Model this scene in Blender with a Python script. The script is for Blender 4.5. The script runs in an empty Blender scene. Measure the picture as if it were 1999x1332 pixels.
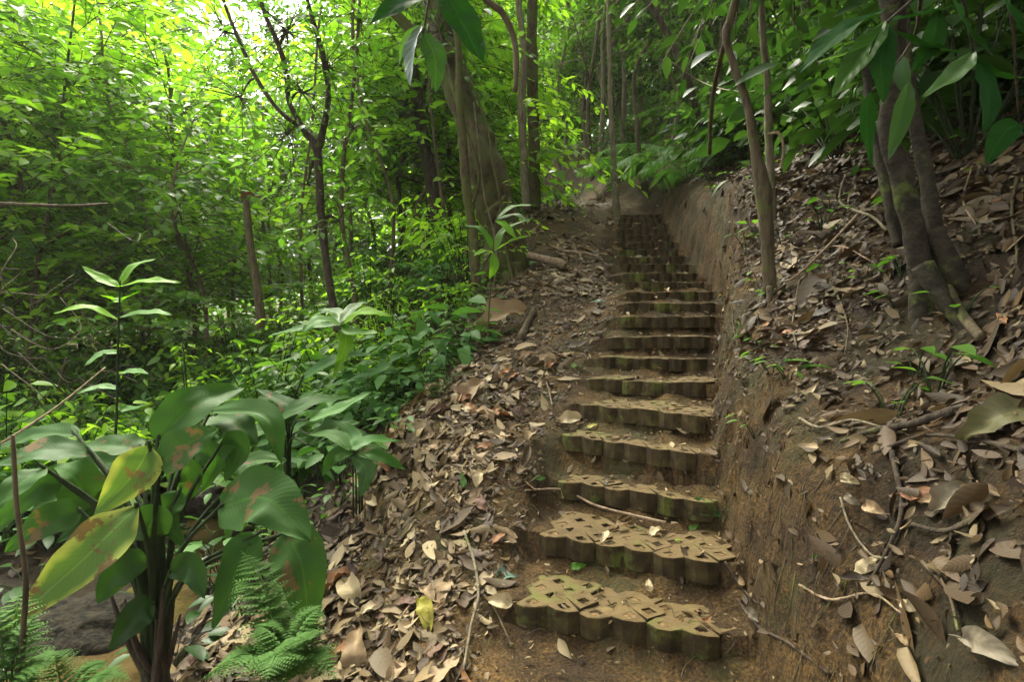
import bpy, math, random
import numpy as np
from mathutils import Vector
random.seed(7); rng = np.random.default_rng(11)
S = bpy.context.scene; C = S.collection
R = math.radians
# ---------------------------------------------------------------- camera, sky, sun, exposure
PITCH = R(0.87); F = 1055.0; CX, CY = 999.5, 666.0
cam = bpy.data.cameras.new("camera"); cam.lens = 19.0; cam.sensor_width = 36; cam.clip_start = .05; cam.clip_end = 1500
co = bpy.data.objects.new("camera", cam); C.objects.link(co); co.rotation_euler = (R(90) - PITCH, 0, 0); S.camera = co
W = bpy.data.worlds.new("World"); S.world = W; W.use_nodes = True
nt = W.node_tree; bg = nt.nodes["Background"]
sky = nt.nodes.new("ShaderNodeTexSky"); sky.sky_type = 'NISHITA'; sky.sun_disc = False
SUN_EL, SUN_AZ = R(54), R(-27)            # azimuth measured from +Y towards +X
sky.sun_elevation = SUN_EL; sky.sun_rotation = SUN_AZ; sky.air_density = 1.0; sky.dust_density = 6.0; sky.ozone_density = .6
hs = nt.nodes.new("ShaderNodeHueSaturation"); hs.inputs['Saturation'].default_value = .08
nt.links.new(sky.outputs[0], hs.inputs['Color']); nt.links.new(hs.outputs[0], bg.inputs['Color']); bg.inputs['Strength'].default_value = .15
sl = bpy.data.lights.new("sun", 'SUN'); sl.energy = 3.2; sl.angle = R(26); sl.color = (1, .93, .72)
so = bpy.data.objects.new("sun", sl); C.objects.link(so)
sd = Vector((math.sin(SUN_AZ) * math.cos(SUN_EL), math.cos(SUN_AZ) * math.cos(SUN_EL), math.sin(SUN_EL)))
so.rotation_euler = sd.to_track_quat('Z', 'Y').to_euler(); so.location = (0, 0, 30)
S.view_settings.view_transform = 'Standard'; S.view_settings.look = 'None'; S.view_settings.exposure = 2.32
S.cycles.max_bounces = 6; S.cycles.diffuse_bounces = 3; S.cycles.glossy_bounces = 2; S.cycles.transmission_bounces = 5
# ---------------------------------------------------------------- helpers
CP, SP = math.cos(PITCH), math.sin(PITCH)
def P(px, py, d):
    x = (px - CX) / F; u = (CY - py) / F
    dy = CP + u * SP; dz = -SP + u * CP
    k = d / dy
    return np.array([x * k, d, dz * k])
def proj(p):
    x, y, z = p
    f = y * CP - z * SP; u = y * SP + z * CP
    return CX + F * x / f, CY - F * u / f
def nrm(v):
    v = np.asarray(v, float); return v / (np.linalg.norm(v, axis=-1, keepdims=True) + 1e-9)
def sstep(t):
    t = np.clip(t, 0, 1); return t * t * (3 - 2 * t)
_perm = np.random.default_rng(3).random((256, 256))
def vnoise(x, y):
    xi = np.floor(x).astype(int); yi = np.floor(y).astype(int); fx = sstep(x - xi); fy = sstep(y - yi)
    g = lambda a, b: _perm[a & 255, b & 255]
    return (g(xi, yi) * (1 - fx) + g(xi + 1, yi) * fx) * (1 - fy) + (g(xi, yi + 1) * (1 - fx) + g(xi + 1, yi + 1) * fx) * fy - .5
def fbm(x, y, o=4):
    s = 0; a = 1.
    for i in range(o):
        s = s + a * vnoise(x + 17.3 * i, y + 9.1 * i); x = x * 2.03; y = y * 2.03; a *= .5
    return s
class MB:
    def __init__(s): s.V = []; s.F = []; s.n = 0
    def add(s, V, faces, uvs=None):           # faces: list of int arrays (n,k); uvs: list of (n,k,2)
        s.V.append(V)
        for i, f in enumerate(faces):
            if len(f): s.F.append((np.asarray(f) + s.n, None if uvs is None else uvs[i]))
        s.n += len(V)
    def build(s, name, mat, parent=None, smooth=True):
        V = np.concatenate(s.V).astype(np.float32)
        idx = np.concatenate([f.ravel() for f, _ in s.F]).astype(np.int32)
        tot = np.concatenate([np.full(len(f), f.shape[1]) for f, _ in s.F]).astype(np.int32)
        me = bpy.data.meshes.new(name)
        me.vertices.add(len(V)); me.vertices.foreach_set('co', V.ravel())
        me.loops.add(len(idx)); me.loops.foreach_set('vertex_index', idx)
        me.polygons.add(len(tot)); st = np.concatenate([[0], np.cumsum(tot)[:-1]]).astype(np.int32)
        me.polygons.foreach_set('loop_start', st)
        try: me.polygons.foreach_set('loop_total', tot)
        except Exception: pass
        me.polygons.foreach_set('use_smooth', np.full(len(tot), smooth))
        if any(u is not None for _, u in s.F):
            uv = np.concatenate([(u if u is not None else np.zeros(f.shape + (2,))).reshape(-1, 2) for f, u in s.F]).astype(np.float32)
            me.uv_layers.new(name='UVMap').data.foreach_set('uv', uv.ravel())
        me.update(calc_edges=True); me.validate()
        me.materials.append(mat)
        o = bpy.data.objects.new(name, me); C.objects.link(o)
        if parent is not None: o.parent = parent
        return o
def tag(o, label, cat, group=None, kind=None):
    if kind: o['kind'] = kind
    if label: o['label'] = label
    if cat: o['category'] = cat
    if group: o['group'] = group
    return o
def root(name, loc, label=None, cat=None, group=None):
    o = bpy.data.objects.new(name, None); C.objects.link(o); o.location = loc; o.empty_display_size = .1
    return tag(o, label, cat, group)
def copy_tree(o, parent=None):
    c = o.copy(); C.objects.link(c); c.parent = parent
    for ch in o.children: copy_tree(ch, c)
    return c
ORD = ["first", "second", "third", "fourth", "fifth", "sixth", "seventh", "eighth", "ninth", "tenth", "eleventh", "twelfth", "thirteenth", "fourteenth",
       "fifteenth", "sixteenth", "seventeenth", "eighteenth", "nineteenth", "twentieth"]
def ordw(i):
    if i < 20: return ORD[i]
    t = ["twenty", "thirty", "forty", "fifty", "sixty", "seventy"][(i + 1) // 10 - 2]; r = (i + 1) % 10
    return (t[:-1] + "ieth") if r == 0 else t + "-" + ORD[r - 1]
def number_group(objs, fmt):
    """labels for look-alike plants by their order from the left as seen"""
    objs = sorted(objs, key=lambda o: o.location.x / max(o.location.y, .1))
    for i, o in enumerate(objs): o['label'] = fmt % ("leftmost" if i == 0 else "rightmost" if i == len(objs) - 1 else ordw(i) + " from the left")
# tubes -----------------------------------------------------------
def smooth_path(pts, n):
    pts = np.asarray(pts, float)
    if len(pts) < 3: t = np.linspace(0, 1, n)[:, None]; return pts[0] * (1 - t) + pts[-1] * t
    k = len(pts) - 1; out = []
    ext = np.vstack([2 * pts[0] - pts[1], pts, 2 * pts[-1] - pts[-2]])
    for t in np.linspace(0, k - 1e-6, n):
        i = int(t); f = t - i; a, b, c, d = ext[i:i + 4]
        out.append(.5 * ((2 * b) + (c - a) * f + (2 * a - 5 * b + 4 * c - d) * f * f + (3 * b - a - 3 * c + d) * f ** 3))
    return np.array(out)
def tube(mb, pts, rad, n=None, ns=8, rough=0., smooth=True):
    pts = np.asarray(pts, float); rad = np.asarray(rad, float) * np.ones(len(pts))
    if smooth and n:
        PR = np.hstack([pts, rad[:, None]]); PR = smooth_path(PR, n); pts = PR[:, :3]; rad = np.maximum(PR[:, 3], 1e-4)
    m = len(pts); T = nrm(np.gradient(pts, axis=0))
    ref = np.array([.13, .97, .2]) if abs(T[:, 2]).mean() > .7 else np.array([0.1, .05, 1.])
    A = nrm(np.cross(T, ref)); B = np.cross(T, A)
    th = np.arange(ns) / ns * 2 * math.pi
    rr = rad[:, None] * np.ones((m, ns))
    if rough:
        L = np.cumsum(np.r_[0, np.linalg.norm(np.diff(pts, axis=0), axis=1)])
        sc = 1.2 / max(rad.mean(), 1e-3); o = float(pts[0, 0] * 13 % 50)
        rr = rr * (1 + rough * 2 * fbm(L[:, None] * sc * .35 + o, np.cos(th)[None] * 1.6 + o, 3) + rough * 1.2 * np.sin(th * 3 + o)[None] * .5)
    V = pts[:, None] + rr[..., None] * (np.cos(th)[None, :, None] * A[:, None] + np.sin(th)[None, :, None] * B[:, None])
    V = V.reshape(-1, 3)
    i, j = np.meshgrid(np.arange(m - 1), np.arange(ns), indexing='ij'); j2 = (j + 1) % ns
    q = np.stack([i * ns + j, i * ns + j2, (i + 1) * ns + j2, (i + 1) * ns + j], -1).reshape(-1, 4)
    V = np.vstack([V, pts[0], pts[-1]])
    a = np.arange(ns); b = (a + 1) % ns
    t1 = np.stack([b, a, np.full(ns, m * ns)], -1); t2 = np.stack([(m - 1) * ns + a, (m - 1) * ns + b, np.full(ns, m * ns + 1)], -1)
    mb.add(V, [q, np.vstack([t1, t2])])
# leaves ----------------------------------------------------------
def wprof(v, kind='lance'):
    if kind == 'lance': return np.sin(math.pi * np.clip(v, 0, 1) ** .85) ** .85
    if kind == 'ovate': return np.sin(math.pi * np.clip(v, 0, 1) ** .62) ** .75
    if kind == 'obov': return np.sin(math.pi * np.clip(v, 0, 1) ** 1.35) ** .8
    return np.sin(math.pi * np.clip(v, 0, 1) ** .8)
def leafT(n=4, w=.4, fold=.2, droop=.2, kind='lance', curl=0., twist=0., half=1):
    """template: length 1 along y, side x, normal z. curl rolls the edges in, droop bends the tip down"""
    vs = np.linspace(0, 1, n + 1); V = []; uv = []
    rows = []
    for a, v in enumerate(vs):
        w_ = w * .5 * float(wprof(v, kind)); zc = -droop * v * v; tw = twist * (v - .3)
        row = []
        for u in (-1, 0, 1) if half == 1 else (-1, -.5, 0, .5, 1):
            if (a == 0 or a == n) and u != 0: row.append(None); continue
            x = u * w_; z = abs(x) * fold + curl * (abs(u) ** 2) * w_ * (1 + .5 * math.sin(6 * v + u))
            x *= (1 - .35 * abs(curl) * abs(u))
            x, z = x * math.cos(tw) - z * math.sin(tw), x * math.sin(tw) + z * math.cos(tw)
            V.append((x, v - .12 * droop * v, z + zc)); uv.append(((u + 1) / 2, v)); row.append(len(V) - 1)
        rows.append(row)
    tr, qd = [], []
    k = len(rows[1])
    for a in range(n):
        r0, r1 = rows[a], rows[a + 1]; c = k // 2
        for j in range(k - 1):
            if a == 0: tr.append((r0[c], r1[j + 1], r1[j]))
            elif a == n - 1: tr.append((r0[j], r0[j + 1], r1[c]))
            else: qd.append((r0[j], r0[j + 1], r1[j + 1], r1[j]))
    return np.array(V), [np.array(tr, int), np.array(qd, int).reshape(-1, 4)], np.array(uv)
def scatter(mb, T, pos, t, nn, s):
    V, Fs, uv = T; pos = np.asarray(pos); N = len(pos)
    if N == 0: return
    t = nrm(t); side = nrm(np.cross(t, nn)); nn = np.cross(side, t); s = np.asarray(s) * np.ones(N)
    out = pos[:, None] + s[:, None, None] * (V[None, :, 0:1] * side[:, None] + V[None, :, 1:2] * t[:, None] + V[None, :, 2:3] * nn[:, None])
    m = len(V); off = (np.arange(N) * m)
    faces = [(off[:, None, None] + f[None]).reshape(-1, f.shape[1]) for f in Fs]
    uvs = [np.tile(uv[f], (N, 1, 1)) for f in Fs]
    mb.add(out.reshape(-1, 3), faces, uvs)
def bigleaf(mb, pts, width, up, kind='ovate', fold=.25, nl=22, nc=8, wave=.03, curl=0., seed=0, taper=1.):
    """a leaf blade along a path (base, control(s), tip)"""
    p = smooth_path(pts, nl + 1); T = nrm(np.gradient(p, axis=0)); side = nrm(np.cross(T, np.asarray(up, float)[None])); N = np.cross(side, T)
    v = np.linspace(0, 1, nl + 1); w = width * .5 * wprof(v * .985 + .012, kind) + .0008
    w = w * (1 + .12 * fbm(v * 7 + seed * 3.1, v * 0 + seed, 3)); u = np.linspace(-1, 1, nc + 1)
    x = u[None] * w[:, None]
    z = np.abs(x) * fold + curl * width * (u[None] ** 2) * .5
    z = z + wave * width * (np.sin(v[:, None] * 17 + seed + np.sign(u)[None] * 1.3) * np.abs(u[None]) ** 1.5) + wave * width * 1.5 * fbm(v[:, None] * 5 + seed, u[None] * 2 + seed, 2)
    V = p[:, None] + x[..., None] * side[:, None] + z[..., None] * N[:, None]
    a, b = np.meshgrid(np.arange(nl), np.arange(nc), indexing='ij'); k = nc + 1
    q = np.stack([a * k + b, a * k + b + 1, (a + 1) * k + b + 1, (a + 1) * k + b], -1).reshape(-1, 4)
    uvg = np.stack(np.broadcast_arrays((u[None] + 1) / 2, v[:, None]), -1).reshape(-1, 2)
    mb.add(V.reshape(-1, 3), [q], [uvg[q]])
# ---------------------------------------------------------------- materials
def mat(name):
    m = bpy.data.materials.new(name); m.use_nodes = True; n = m.node_tree; n.nodes.clear()
    return m, n, (lambda t, **k: _node(n, t, k)), n.links.new
def _node(n, t, k):
    nd = n.nodes.new('ShaderNode' + t)
    for a, b in k.items():
        if a.startswith('i_'): nd.inputs[a[2:].replace('_', ' ')].default_value = b
        else: setattr(nd, a, b)
    return nd
def ramp(N, stops, interp='LINEAR'):
    r = N('ValToRGB'); e = r.color_ramp.elements; r.color_ramp.interpolation = interp
    while len(e) < len(stops): e.new(.5)
    for i, (p, c) in enumerate(stops): e[i].position = p; e[i].color = (*c, 1) if len(c) == 3 else c
    return r
def mth(N, L, op, a, b=None, c=None):
    m = N('Math', operation=op)
    for i, v in enumerate((a, b, c)):
        if v is None: continue
        if isinstance(v, (int, float)): m.inputs[i].default_value = v
        else: L(v, m.inputs[i])
    return m.outputs[0]
def mixc(N, L, f, a, b, mode='MIX'):
    m = N('Mix', data_type='RGBA', blend_type=mode)
    for i, v in ((0, f), (6, a), (7, b)):
        if isinstance(v, (int, float)): m.inputs[i].default_value = v
        elif isinstance(v, tuple): m.inputs[i].default_value = (*v, 1)
        else: L(v, m.inputs[i])
    return m.outputs[2]
def rnd(N, L):
    g = N('NewGeometry'); oi = N('ObjectInfo')
    return mth(N, L, 'FRACT', mth(N, L, 'ADD', g.outputs['Random Per Island'], oi.outputs['Random']))
def leaf_mat(name, cols, trans=.4, tcol=(1.25, 1.3, .55), rough=.42, veins=0, brown=0., spec=.22, vcol=1.6, yellow=0., tone=.5):
    m, n, N, L = mat(name)
    r = rnd(N, L)
    rp = ramp(N, [(i / (len(cols) - 1), c) for i, c in enumerate(cols)]); L(r, rp.inputs[0]); col = rp.outputs[0]
    uv = N('UVMap'); sx = N('SeparateXYZ'); L(uv.outputs[0], sx.inputs[0])
    au = mth(N, L, 'MULTIPLY', mth(N, L, 'ABSOLUTE', mth(N, L, 'SUBTRACT', sx.outputs[0], .5)), 2.)
    geo = N('NewGeometry')
    nz = N('TexNoise', i_Scale=9.); nz.inputs['Detail'].default_value = 5; L(geo.outputs['Position'], nz.inputs['Vector'])
    col = mixc(N, L, mth(N, L, 'MULTIPLY', nz.outputs[0], tone), col, (.6, .75, .5), 'MULTIPLY')
    bump = None
    if veins:
        k = mth(N, L, 'FRACT', mth(N, L, 'SUBTRACT', mth(N, L, 'MULTIPLY', sx.outputs[1], float(veins)), mth(N, L, 'MULTIPLY', au, veins * .16)))
        k = mth(N, L, 'ABSOLUTE', mth(N, L, 'SUBTRACT', k, .5))             # .5 at the vein
        ve = mth(N, L, 'SMOOTH_MIN', 1., mth(N, L, 'MULTIPLY', mth(N, L, 'MAXIMUM', mth(N, L, 'SUBTRACT', k, .43), 0.), 14.), .1)
        mid = mth(N, L, 'LESS_THAN', au, .045)
        vv = mth(N, L, 'MAXIMUM', mth(N, L, 'MULTIPLY', ve, .55), mid)
        lite = mixc(N, L, 1., col, (vcol, vcol, vcol * .8), 'MULTIPLY')
        col = mixc(N, L, mth(N, L, 'MULTIPLY', vv, .7), col, lite)
        bp = N('Bump', i_Strength=.25, i_Distance=.004); L(k, bp.inputs['Height']); bump = bp.outputs[0]
    if yellow:
        n3 = N('TexNoise', i_Scale=7.); L(geo.outputs['Position'], n3.inputs['Vector'])
        e = mth(N, L, 'ADD', mth(N, L, 'MULTIPLY', n3.outputs[0], .7), mth(N, L, 'MULTIPLY', au, .5))
        f = mth(N, L, 'MULTIPLY', mth(N, L, 'MAXIMUM', mth(N, L, 'SUBTRACT', e, .62), 0.), 5.)
        col = mixc(N, L, mth(N, L, 'MINIMUM', f, 1.), col, (.30, .34, .07))
    if brown:
        n2 = N('TexNoise', i_Scale=8.5); n2.inputs['Detail'].default_value = 6; n2.inputs['Roughness'].default_value = .65; L(geo.outputs['Position'], n2.inputs['Vector'])
        f = mth(N, L, 'MULTIPLY', mth(N, L, 'MAXIMUM', mth(N, L, 'SUBTRACT', n2.outputs[0], .66 - .2 * brown), 0.), 30.)
        col = mixc(N, L, mth(N, L, 'MINIMUM', f, 1.), col, (.13, .088, .038))
    b = N('BsdfPrincipled'); L(col, b.inputs['Base Color']); b.inputs['Roughness'].default_value = rough; b.inputs['Specular IOR Level'].default_value = spec
    t = N('BsdfTranslucent'); L(mixc(N, L, 1., col, tcol, 'MULTIPLY'), t.inputs[0])
    if bump: L(bump, b.inputs['Normal'])
    mx = N('MixShader'); mx.inputs[0].default_value = trans; L(b.outputs[0], mx.inputs[1]); L(t.outputs[0], mx.inputs[2])
    o = N('OutputMaterial'); L(mx.outputs[0], o.inputs[0]); return m
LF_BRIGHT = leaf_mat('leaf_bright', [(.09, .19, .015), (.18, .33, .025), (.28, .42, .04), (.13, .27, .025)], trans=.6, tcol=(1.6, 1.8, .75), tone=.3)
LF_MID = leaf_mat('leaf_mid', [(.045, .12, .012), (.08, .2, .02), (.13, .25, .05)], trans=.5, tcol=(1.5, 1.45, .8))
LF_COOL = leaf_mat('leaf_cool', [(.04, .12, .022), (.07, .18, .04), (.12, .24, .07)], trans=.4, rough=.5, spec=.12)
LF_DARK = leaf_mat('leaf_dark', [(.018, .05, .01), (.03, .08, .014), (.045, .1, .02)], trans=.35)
LF_BIG = leaf_mat('leaf_aroid', [(.03, .08, .016), (.042, .10, .02)], trans=.35, rough=.55, spec=.1, veins=25, brown=.45, vcol=1.5)
LF_BIG2 = leaf_mat('leaf_aroid_clean', [(.034, .092, .016), (.05, .125, .02)], trans=.4, rough=.55, spec=.1, veins=25, brown=.1, vcol=1.5)
LF_SICK = leaf_mat('leaf_aroid_yellowing', [(.08, .15, .035), (.10, .17, .04)], trans=.3, rough=.55, veins=25, brown=.55, yellow=1., spec=.1)
LF_VEIN = leaf_mat('leaf_veined', [(.035, .09, .02), (.06, .13, .03)], trans=.45, rough=.35, veins=9, vcol=1.9)
LF_VEIND = leaf_mat('leaf_veined_dark', [(.010, .045, .008), (.016, .06, .010)], trans=.35, rough=.6, spec=.06, veins=9, vcol=1.7)
LF_FERN = leaf_mat('fern_green', [(.05, .12, .022), (.08, .165, .035)], trans=.4, spec=.08, rough=.6)
LF_PALE = leaf_mat('leaf_palegreen', [(.11, .22, .06), (.15, .26, .08)], trans=.35, spec=.12, rough=.5, veins=8, vcol=1.3)
LF_LIME = leaf_mat('leaf_lime', [(.14, .32, .02), (.2, .38, .03)], trans=.55, veins=7, spec=.12, rough=.5)
LF_YELLOW = leaf_mat('leaf_yellow', [(.32, .29, .05), (.38, .33, .06)], trans=.3, veins=8, brown=.35, vcol=1.1)
LF_TEAL = leaf_mat('leaf_teal', [(.09, .14, .10), (.1, .16, .12)], trans=.1, veins=8, vcol=1.2)
def dry(name, cols, rough=.65): return leaf_mat(name, cols, trans=.1, tcol=(1.2, 1, .7), rough=rough, veins=8, vcol=1.25, spec=.35)
DRY = {
 'pale tan': dry('dry_pale', [(.38, .29, .17), (.48, .38, .24)]),
 'sandy brown': dry('dry_sandy', [(.25, .165, .09), (.32, .22, .13)]),
 'rust brown': dry('dry_rust', [(.2, .085, .035), (.28, .13, .05)]),
 'grey brown': dry('dry_grey', [(.12, .095, .065), (.18, .145, .10)]),
 'dark brown': dry('dry_dark', [(.055, .032, .022), (.09, .05, .035)]),
 'dusky red': dry('dry_red', [(.11, .055, .035), (.14, .075, .05)]),
}
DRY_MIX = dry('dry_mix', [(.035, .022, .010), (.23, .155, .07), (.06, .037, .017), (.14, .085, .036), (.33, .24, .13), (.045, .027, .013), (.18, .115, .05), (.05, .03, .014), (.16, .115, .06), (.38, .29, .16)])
DRY_DARK = dry('dry_darkmix', [(.018, .011, .005), (.085, .05, .022), (.03, .017, .008), (.22, .155, .08), (.04, .024, .011), (.12, .07, .028), (.025, .014, .007), (.055, .033, .014), (.03, .018, .008)])  # darker litter mix; the right hillside's shade is put into its colours
def soil_mat():
    m, n, N, L = mat('soil'); g = N('NewGeometry'); pos = g.outputs['Position']
    n1 = N('TexNoise', i_Scale=2.2); n1.inputs['Detail'].default_value = 9; n1.inputs['Roughness'].default_value = .68; L(pos, n1.inputs['Vector'])
    r1 = ramp(N, [(.3, (.02, .011, .003)), (.48, (.058, .034, .009)), (.62, (.112, .066, .018)), (.8, (.19, .115, .036))]); L(n1.outputs[0], r1.inputs[0])
    n2 = N('TexNoise', i_Scale=75.); n2.inputs['Detail'].default_value = 6; n2.inputs['Roughness'].default_value = .7; L(pos, n2.inputs['Vector'])
    r2 = ramp(N, [(.38, (.22, .2, .18)), (.52, (1, 1, 1)), (.66, (2.2, 2.0, 1.7))]); L(n2.outputs[0], r2.inputs[0])
    col = mixc(N, L, .85, r1.outputs[0], r2.outputs[0], 'MULTIPLY')
    # scrape marks running down the cut bank
    mp = N('Mapping'); mp.inputs['Scale'].default_value = (55, 55, 20); L(pos, mp.inputs[0])
    n3 = N('TexNoise', i_Scale=1.); n3.inputs['Detail'].default_value = 6; n3.inputs['Roughness'].default_value = .7; L(mp.outputs[0], n3.inputs['Vector'])
    sx = N('SeparateXYZ'); L(g.outputs['True Normal'], sx.inputs[0])
    steep = mth(N, L, 'MULTIPLY', mth(N, L, 'MAXIMUM', mth(N, L, 'SUBTRACT', .78, sx.outputs[2]), 0.), 4.); steep = mth(N, L, 'MINIMUM', steep, 1.)
    r3 = ramp(N, [(.33, (.22, .2, .17)), (.5, (.62, .6, .54)), (.72, (1.25, 1.15, .95))]); L(n3.outputs[0], r3.inputs[0])
    col = mixc(N, L, mth(N, L, 'MULTIPLY', steep, .65), col, r3.outputs[0], 'MULTIPLY')
    n4 = N('TexNoise', i_Scale=1.7); n4.inputs['Detail'].default_value = 8; n4.inputs['Roughness'].default_value = .75; L(pos, n4.inputs['Vector'])
    f = mth(N, L, 'MINIMUM', mth(N, L, 'MULTIPLY', mth(N, L, 'MAXIMUM', mth(N, L, 'SUBTRACT', n4.outputs[0], .49), 0.), 6.), .75)
    col = mixc(N, L, f, col, (.04, .042, .012))
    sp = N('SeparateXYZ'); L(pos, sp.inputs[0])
    humus_shade = mth(N, L, 'SUBTRACT', mth(N, L, 'ADD', sp.outputs[0], mth(N, L, 'MULTIPLY', n4.outputs[0], .8)), mth(N, L, 'ADD', mth(N, L, 'MULTIPLY', sp.outputs[1], .29), 1.0))  # dark humus right of the cut, with contact shade put into the colour
    humus_shade = mth(N, L, 'MINIMUM', mth(N, L, 'MULTIPLY', mth(N, L, 'MAXIMUM', humus_shade, 0.), 6.), .8)
    col = mixc(N, L, mth(N, L, 'MULTIPLY', humus_shade, .85), col, mixc(N, L, 1., col, (.34, .28, .22), 'MULTIPLY'))
    wet = mth(N, L, 'MINIMUM', mth(N, L, 'MULTIPLY', mth(N, L, 'MAXIMUM', mth(N, L, 'SUBTRACT', mth(N, L, 'MULTIPLY', n4.outputs[0], .5), mth(N, L, 'ADD', sp.outputs[2], 1.4)), 0.), 6.), .85)  # creek mud, darkened further: undergrowth shade put into the valley soil colour
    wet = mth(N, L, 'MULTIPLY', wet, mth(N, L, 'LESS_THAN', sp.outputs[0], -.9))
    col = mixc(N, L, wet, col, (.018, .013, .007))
    b = N('BsdfPrincipled'); L(col, b.inputs['Base Color']); b.inputs['Roughness'].default_value = .85; b.inputs['Specular IOR Level'].default_value = .25
    h = mth(N, L, 'ADD', mth(N, L, 'MULTIPLY', n2.outputs[0], .6), mth(N, L, 'MULTIPLY', mth(N, L, 'MULTIPLY', n3.outputs[0], steep), .7))
    n5 = N('TexNoise', i_Scale=18.); n5.inputs['Detail'].default_value = 8; L(pos, n5.inputs['Vector'])
    h = mth(N, L, 'ADD', h, n5.outputs[0])
    bp = N('Bump', i_Strength=1., i_Distance=.03); L(h, bp.inputs['Height']); L(bp.outputs[0], b.inputs['Normal'])
    o = N('OutputMaterial'); L(b.outputs[0], o.inputs[0]); return m
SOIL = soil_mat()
def concrete_mat(name, mossy):
    m, n, N, L = mat(name); g = N('NewGeometry'); pos = g.outputs['Position']; oi = N('ObjectInfo')
    n1 = N('TexNoise', i_Scale=9.); n1.inputs['Detail'].default_value = 8; n1.inputs['Roughness'].default_value = .7; L(pos, n1.inputs['Vector'])
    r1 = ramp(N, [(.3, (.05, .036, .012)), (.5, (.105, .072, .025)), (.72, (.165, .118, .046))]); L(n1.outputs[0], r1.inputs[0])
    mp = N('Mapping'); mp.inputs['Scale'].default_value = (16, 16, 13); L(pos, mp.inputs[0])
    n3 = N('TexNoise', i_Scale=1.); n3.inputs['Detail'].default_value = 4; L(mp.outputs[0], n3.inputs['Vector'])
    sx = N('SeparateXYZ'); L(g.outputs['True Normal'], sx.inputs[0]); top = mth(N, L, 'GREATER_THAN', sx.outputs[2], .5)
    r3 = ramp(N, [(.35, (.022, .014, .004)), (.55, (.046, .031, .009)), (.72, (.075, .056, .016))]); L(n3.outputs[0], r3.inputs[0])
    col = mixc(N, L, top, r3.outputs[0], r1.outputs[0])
    n4 = N('TexNoise', i_Scale=4.5); n4.inputs['Detail'].default_value = 9; n4.inputs['Roughness'].default_value = .75; L(pos, n4.inputs['Vector'])
    a = mth(N, L, 'ADD', n4.outputs[0], mth(N, L, 'MULTIPLY', mth(N, L, 'SUBTRACT', oi.outputs['Random'], .5), .12))
    f = mth(N, L, 'MINIMUM', mth(N, L, 'MULTIPLY', mth(N, L, 'MAXIMUM', mth(N, L, 'SUBTRACT', a, .60 - .14 * mossy), 0.), 9.), .85)
    col = mixc(N, L, f, col, (.085, .105, .016))
    n6 = N('TexNoise', i_Scale=6.); n6.inputs['Detail'].default_value = 9; n6.inputs['Roughness'].default_value = .8; L(pos, n6.inputs['Vector'])
    f2 = mth(N, L, 'MULTIPLY', top, mth(N, L, 'MINIMUM', mth(N, L, 'MULTIPLY', mth(N, L, 'MAXIMUM', mth(N, L, 'SUBTRACT', n6.outputs[0], .46), 0.), 7.), .92))
    col = mixc(N, L, f2, col, (.12, .08, .032))
    b = N('BsdfPrincipled'); L(col, b.inputs['Base Color']); b.inputs['Roughness'].default_value = .85; b.inputs['Specular IOR Level'].default_value = .3
    n5 = N('TexNoise', i_Scale=90.); n5.inputs['Detail'].default_value = 6; L(pos, n5.inputs['Vector'])
    bp = N('Bump', i_Strength=.7, i_Distance=.008); L(mth(N, L, 'ADD', n5.outputs[0], mth(N, L, 'MULTIPLY', n6.outputs[0], 2.)), bp.inputs['Height']); L(bp.outputs[0], b.inputs['Normal'])
    o = N('OutputMaterial'); L(b.outputs[0], o.inputs[0]); return m
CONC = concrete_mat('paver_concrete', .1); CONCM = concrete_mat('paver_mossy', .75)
def bark_mat(name, c1, c2, moss=0., sc=(30, 30, 6), mcol=(.09, .12, .02)):
    m, n, N, L = mat(name); g = N('NewGeometry'); pos = g.outputs['Position']
    mp = N('Mapping'); mp.inputs['Scale'].default_value = sc; L(pos, mp.inputs[0])
    n1 = N('TexNoise', i_Scale=1.); n1.inputs['Detail'].default_value = 7; n1.inputs['Roughness'].default_value = .65; L(mp.outputs[0], n1.inputs['Vector'])
    r1 = ramp(N, [(.35, c1), (.65, c2)]); L(n1.outputs[0], r1.inputs[0]); col = r1.outputs[0]
    n4 = N('TexNoise', i_Scale=5.); n4.inputs['Detail'].default_value = 8; n4.inputs['Roughness'].default_value = .7; L(pos, n4.inputs['Vector'])
    f = mth(N, L, 'MINIMUM', mth(N, L, 'MULTIPLY', mth(N, L, 'MAXIMUM', mth(N, L, 'SUBTRACT', n4.outputs[0], .64 - .22 * moss), 0.), 8.), .9)
    if moss: col = mixc(N, L, f, col, mcol)
    b = N('BsdfPrincipled'); L(col, b.inputs['Base Color']); b.inputs['Roughness'].default_value = .85; b.inputs['Specular IOR Level'].default_value = .25
    bp = N('Bump', i_Strength=1., i_Distance=.02); L(n1.outputs[0], bp.inputs['Height']); L(bp.outputs[0], b.inputs['Normal'])
    o = N('OutputMaterial'); L(b.outputs[0], o.inputs[0]); return m
BK_DARK = bark_mat('bark_dark', (.02, .014, .009), (.075, .055, .035), .25)
BK_MOSS = bark_mat('bark_mossy', (.03, .022, .012), (.12, .085, .045), 1.0, sc=(20, 20, 9), mcol=(.075, .09, .018))
BK_PALE = bark_mat('bark_pale', (.09, .075, .045), (.24, .2, .13), .45)
BK_BROWN = bark_mat('bark_brown', (.045, .033, .018), (.13, .10, .055), .45)
BK_TAN = bark_mat('bark_tan', (.14, .095, .055), (.34, .25, .16), .1)
BK_GREEN = bark_mat('stem_green', (.011, .022, .005), (.032, .05, .013), 0)
BK_RIND = bark_mat('bark_ringed', (.012, .010, .006), (.045, .036, .02), .3, sc=(16, 16, 20))
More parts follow.
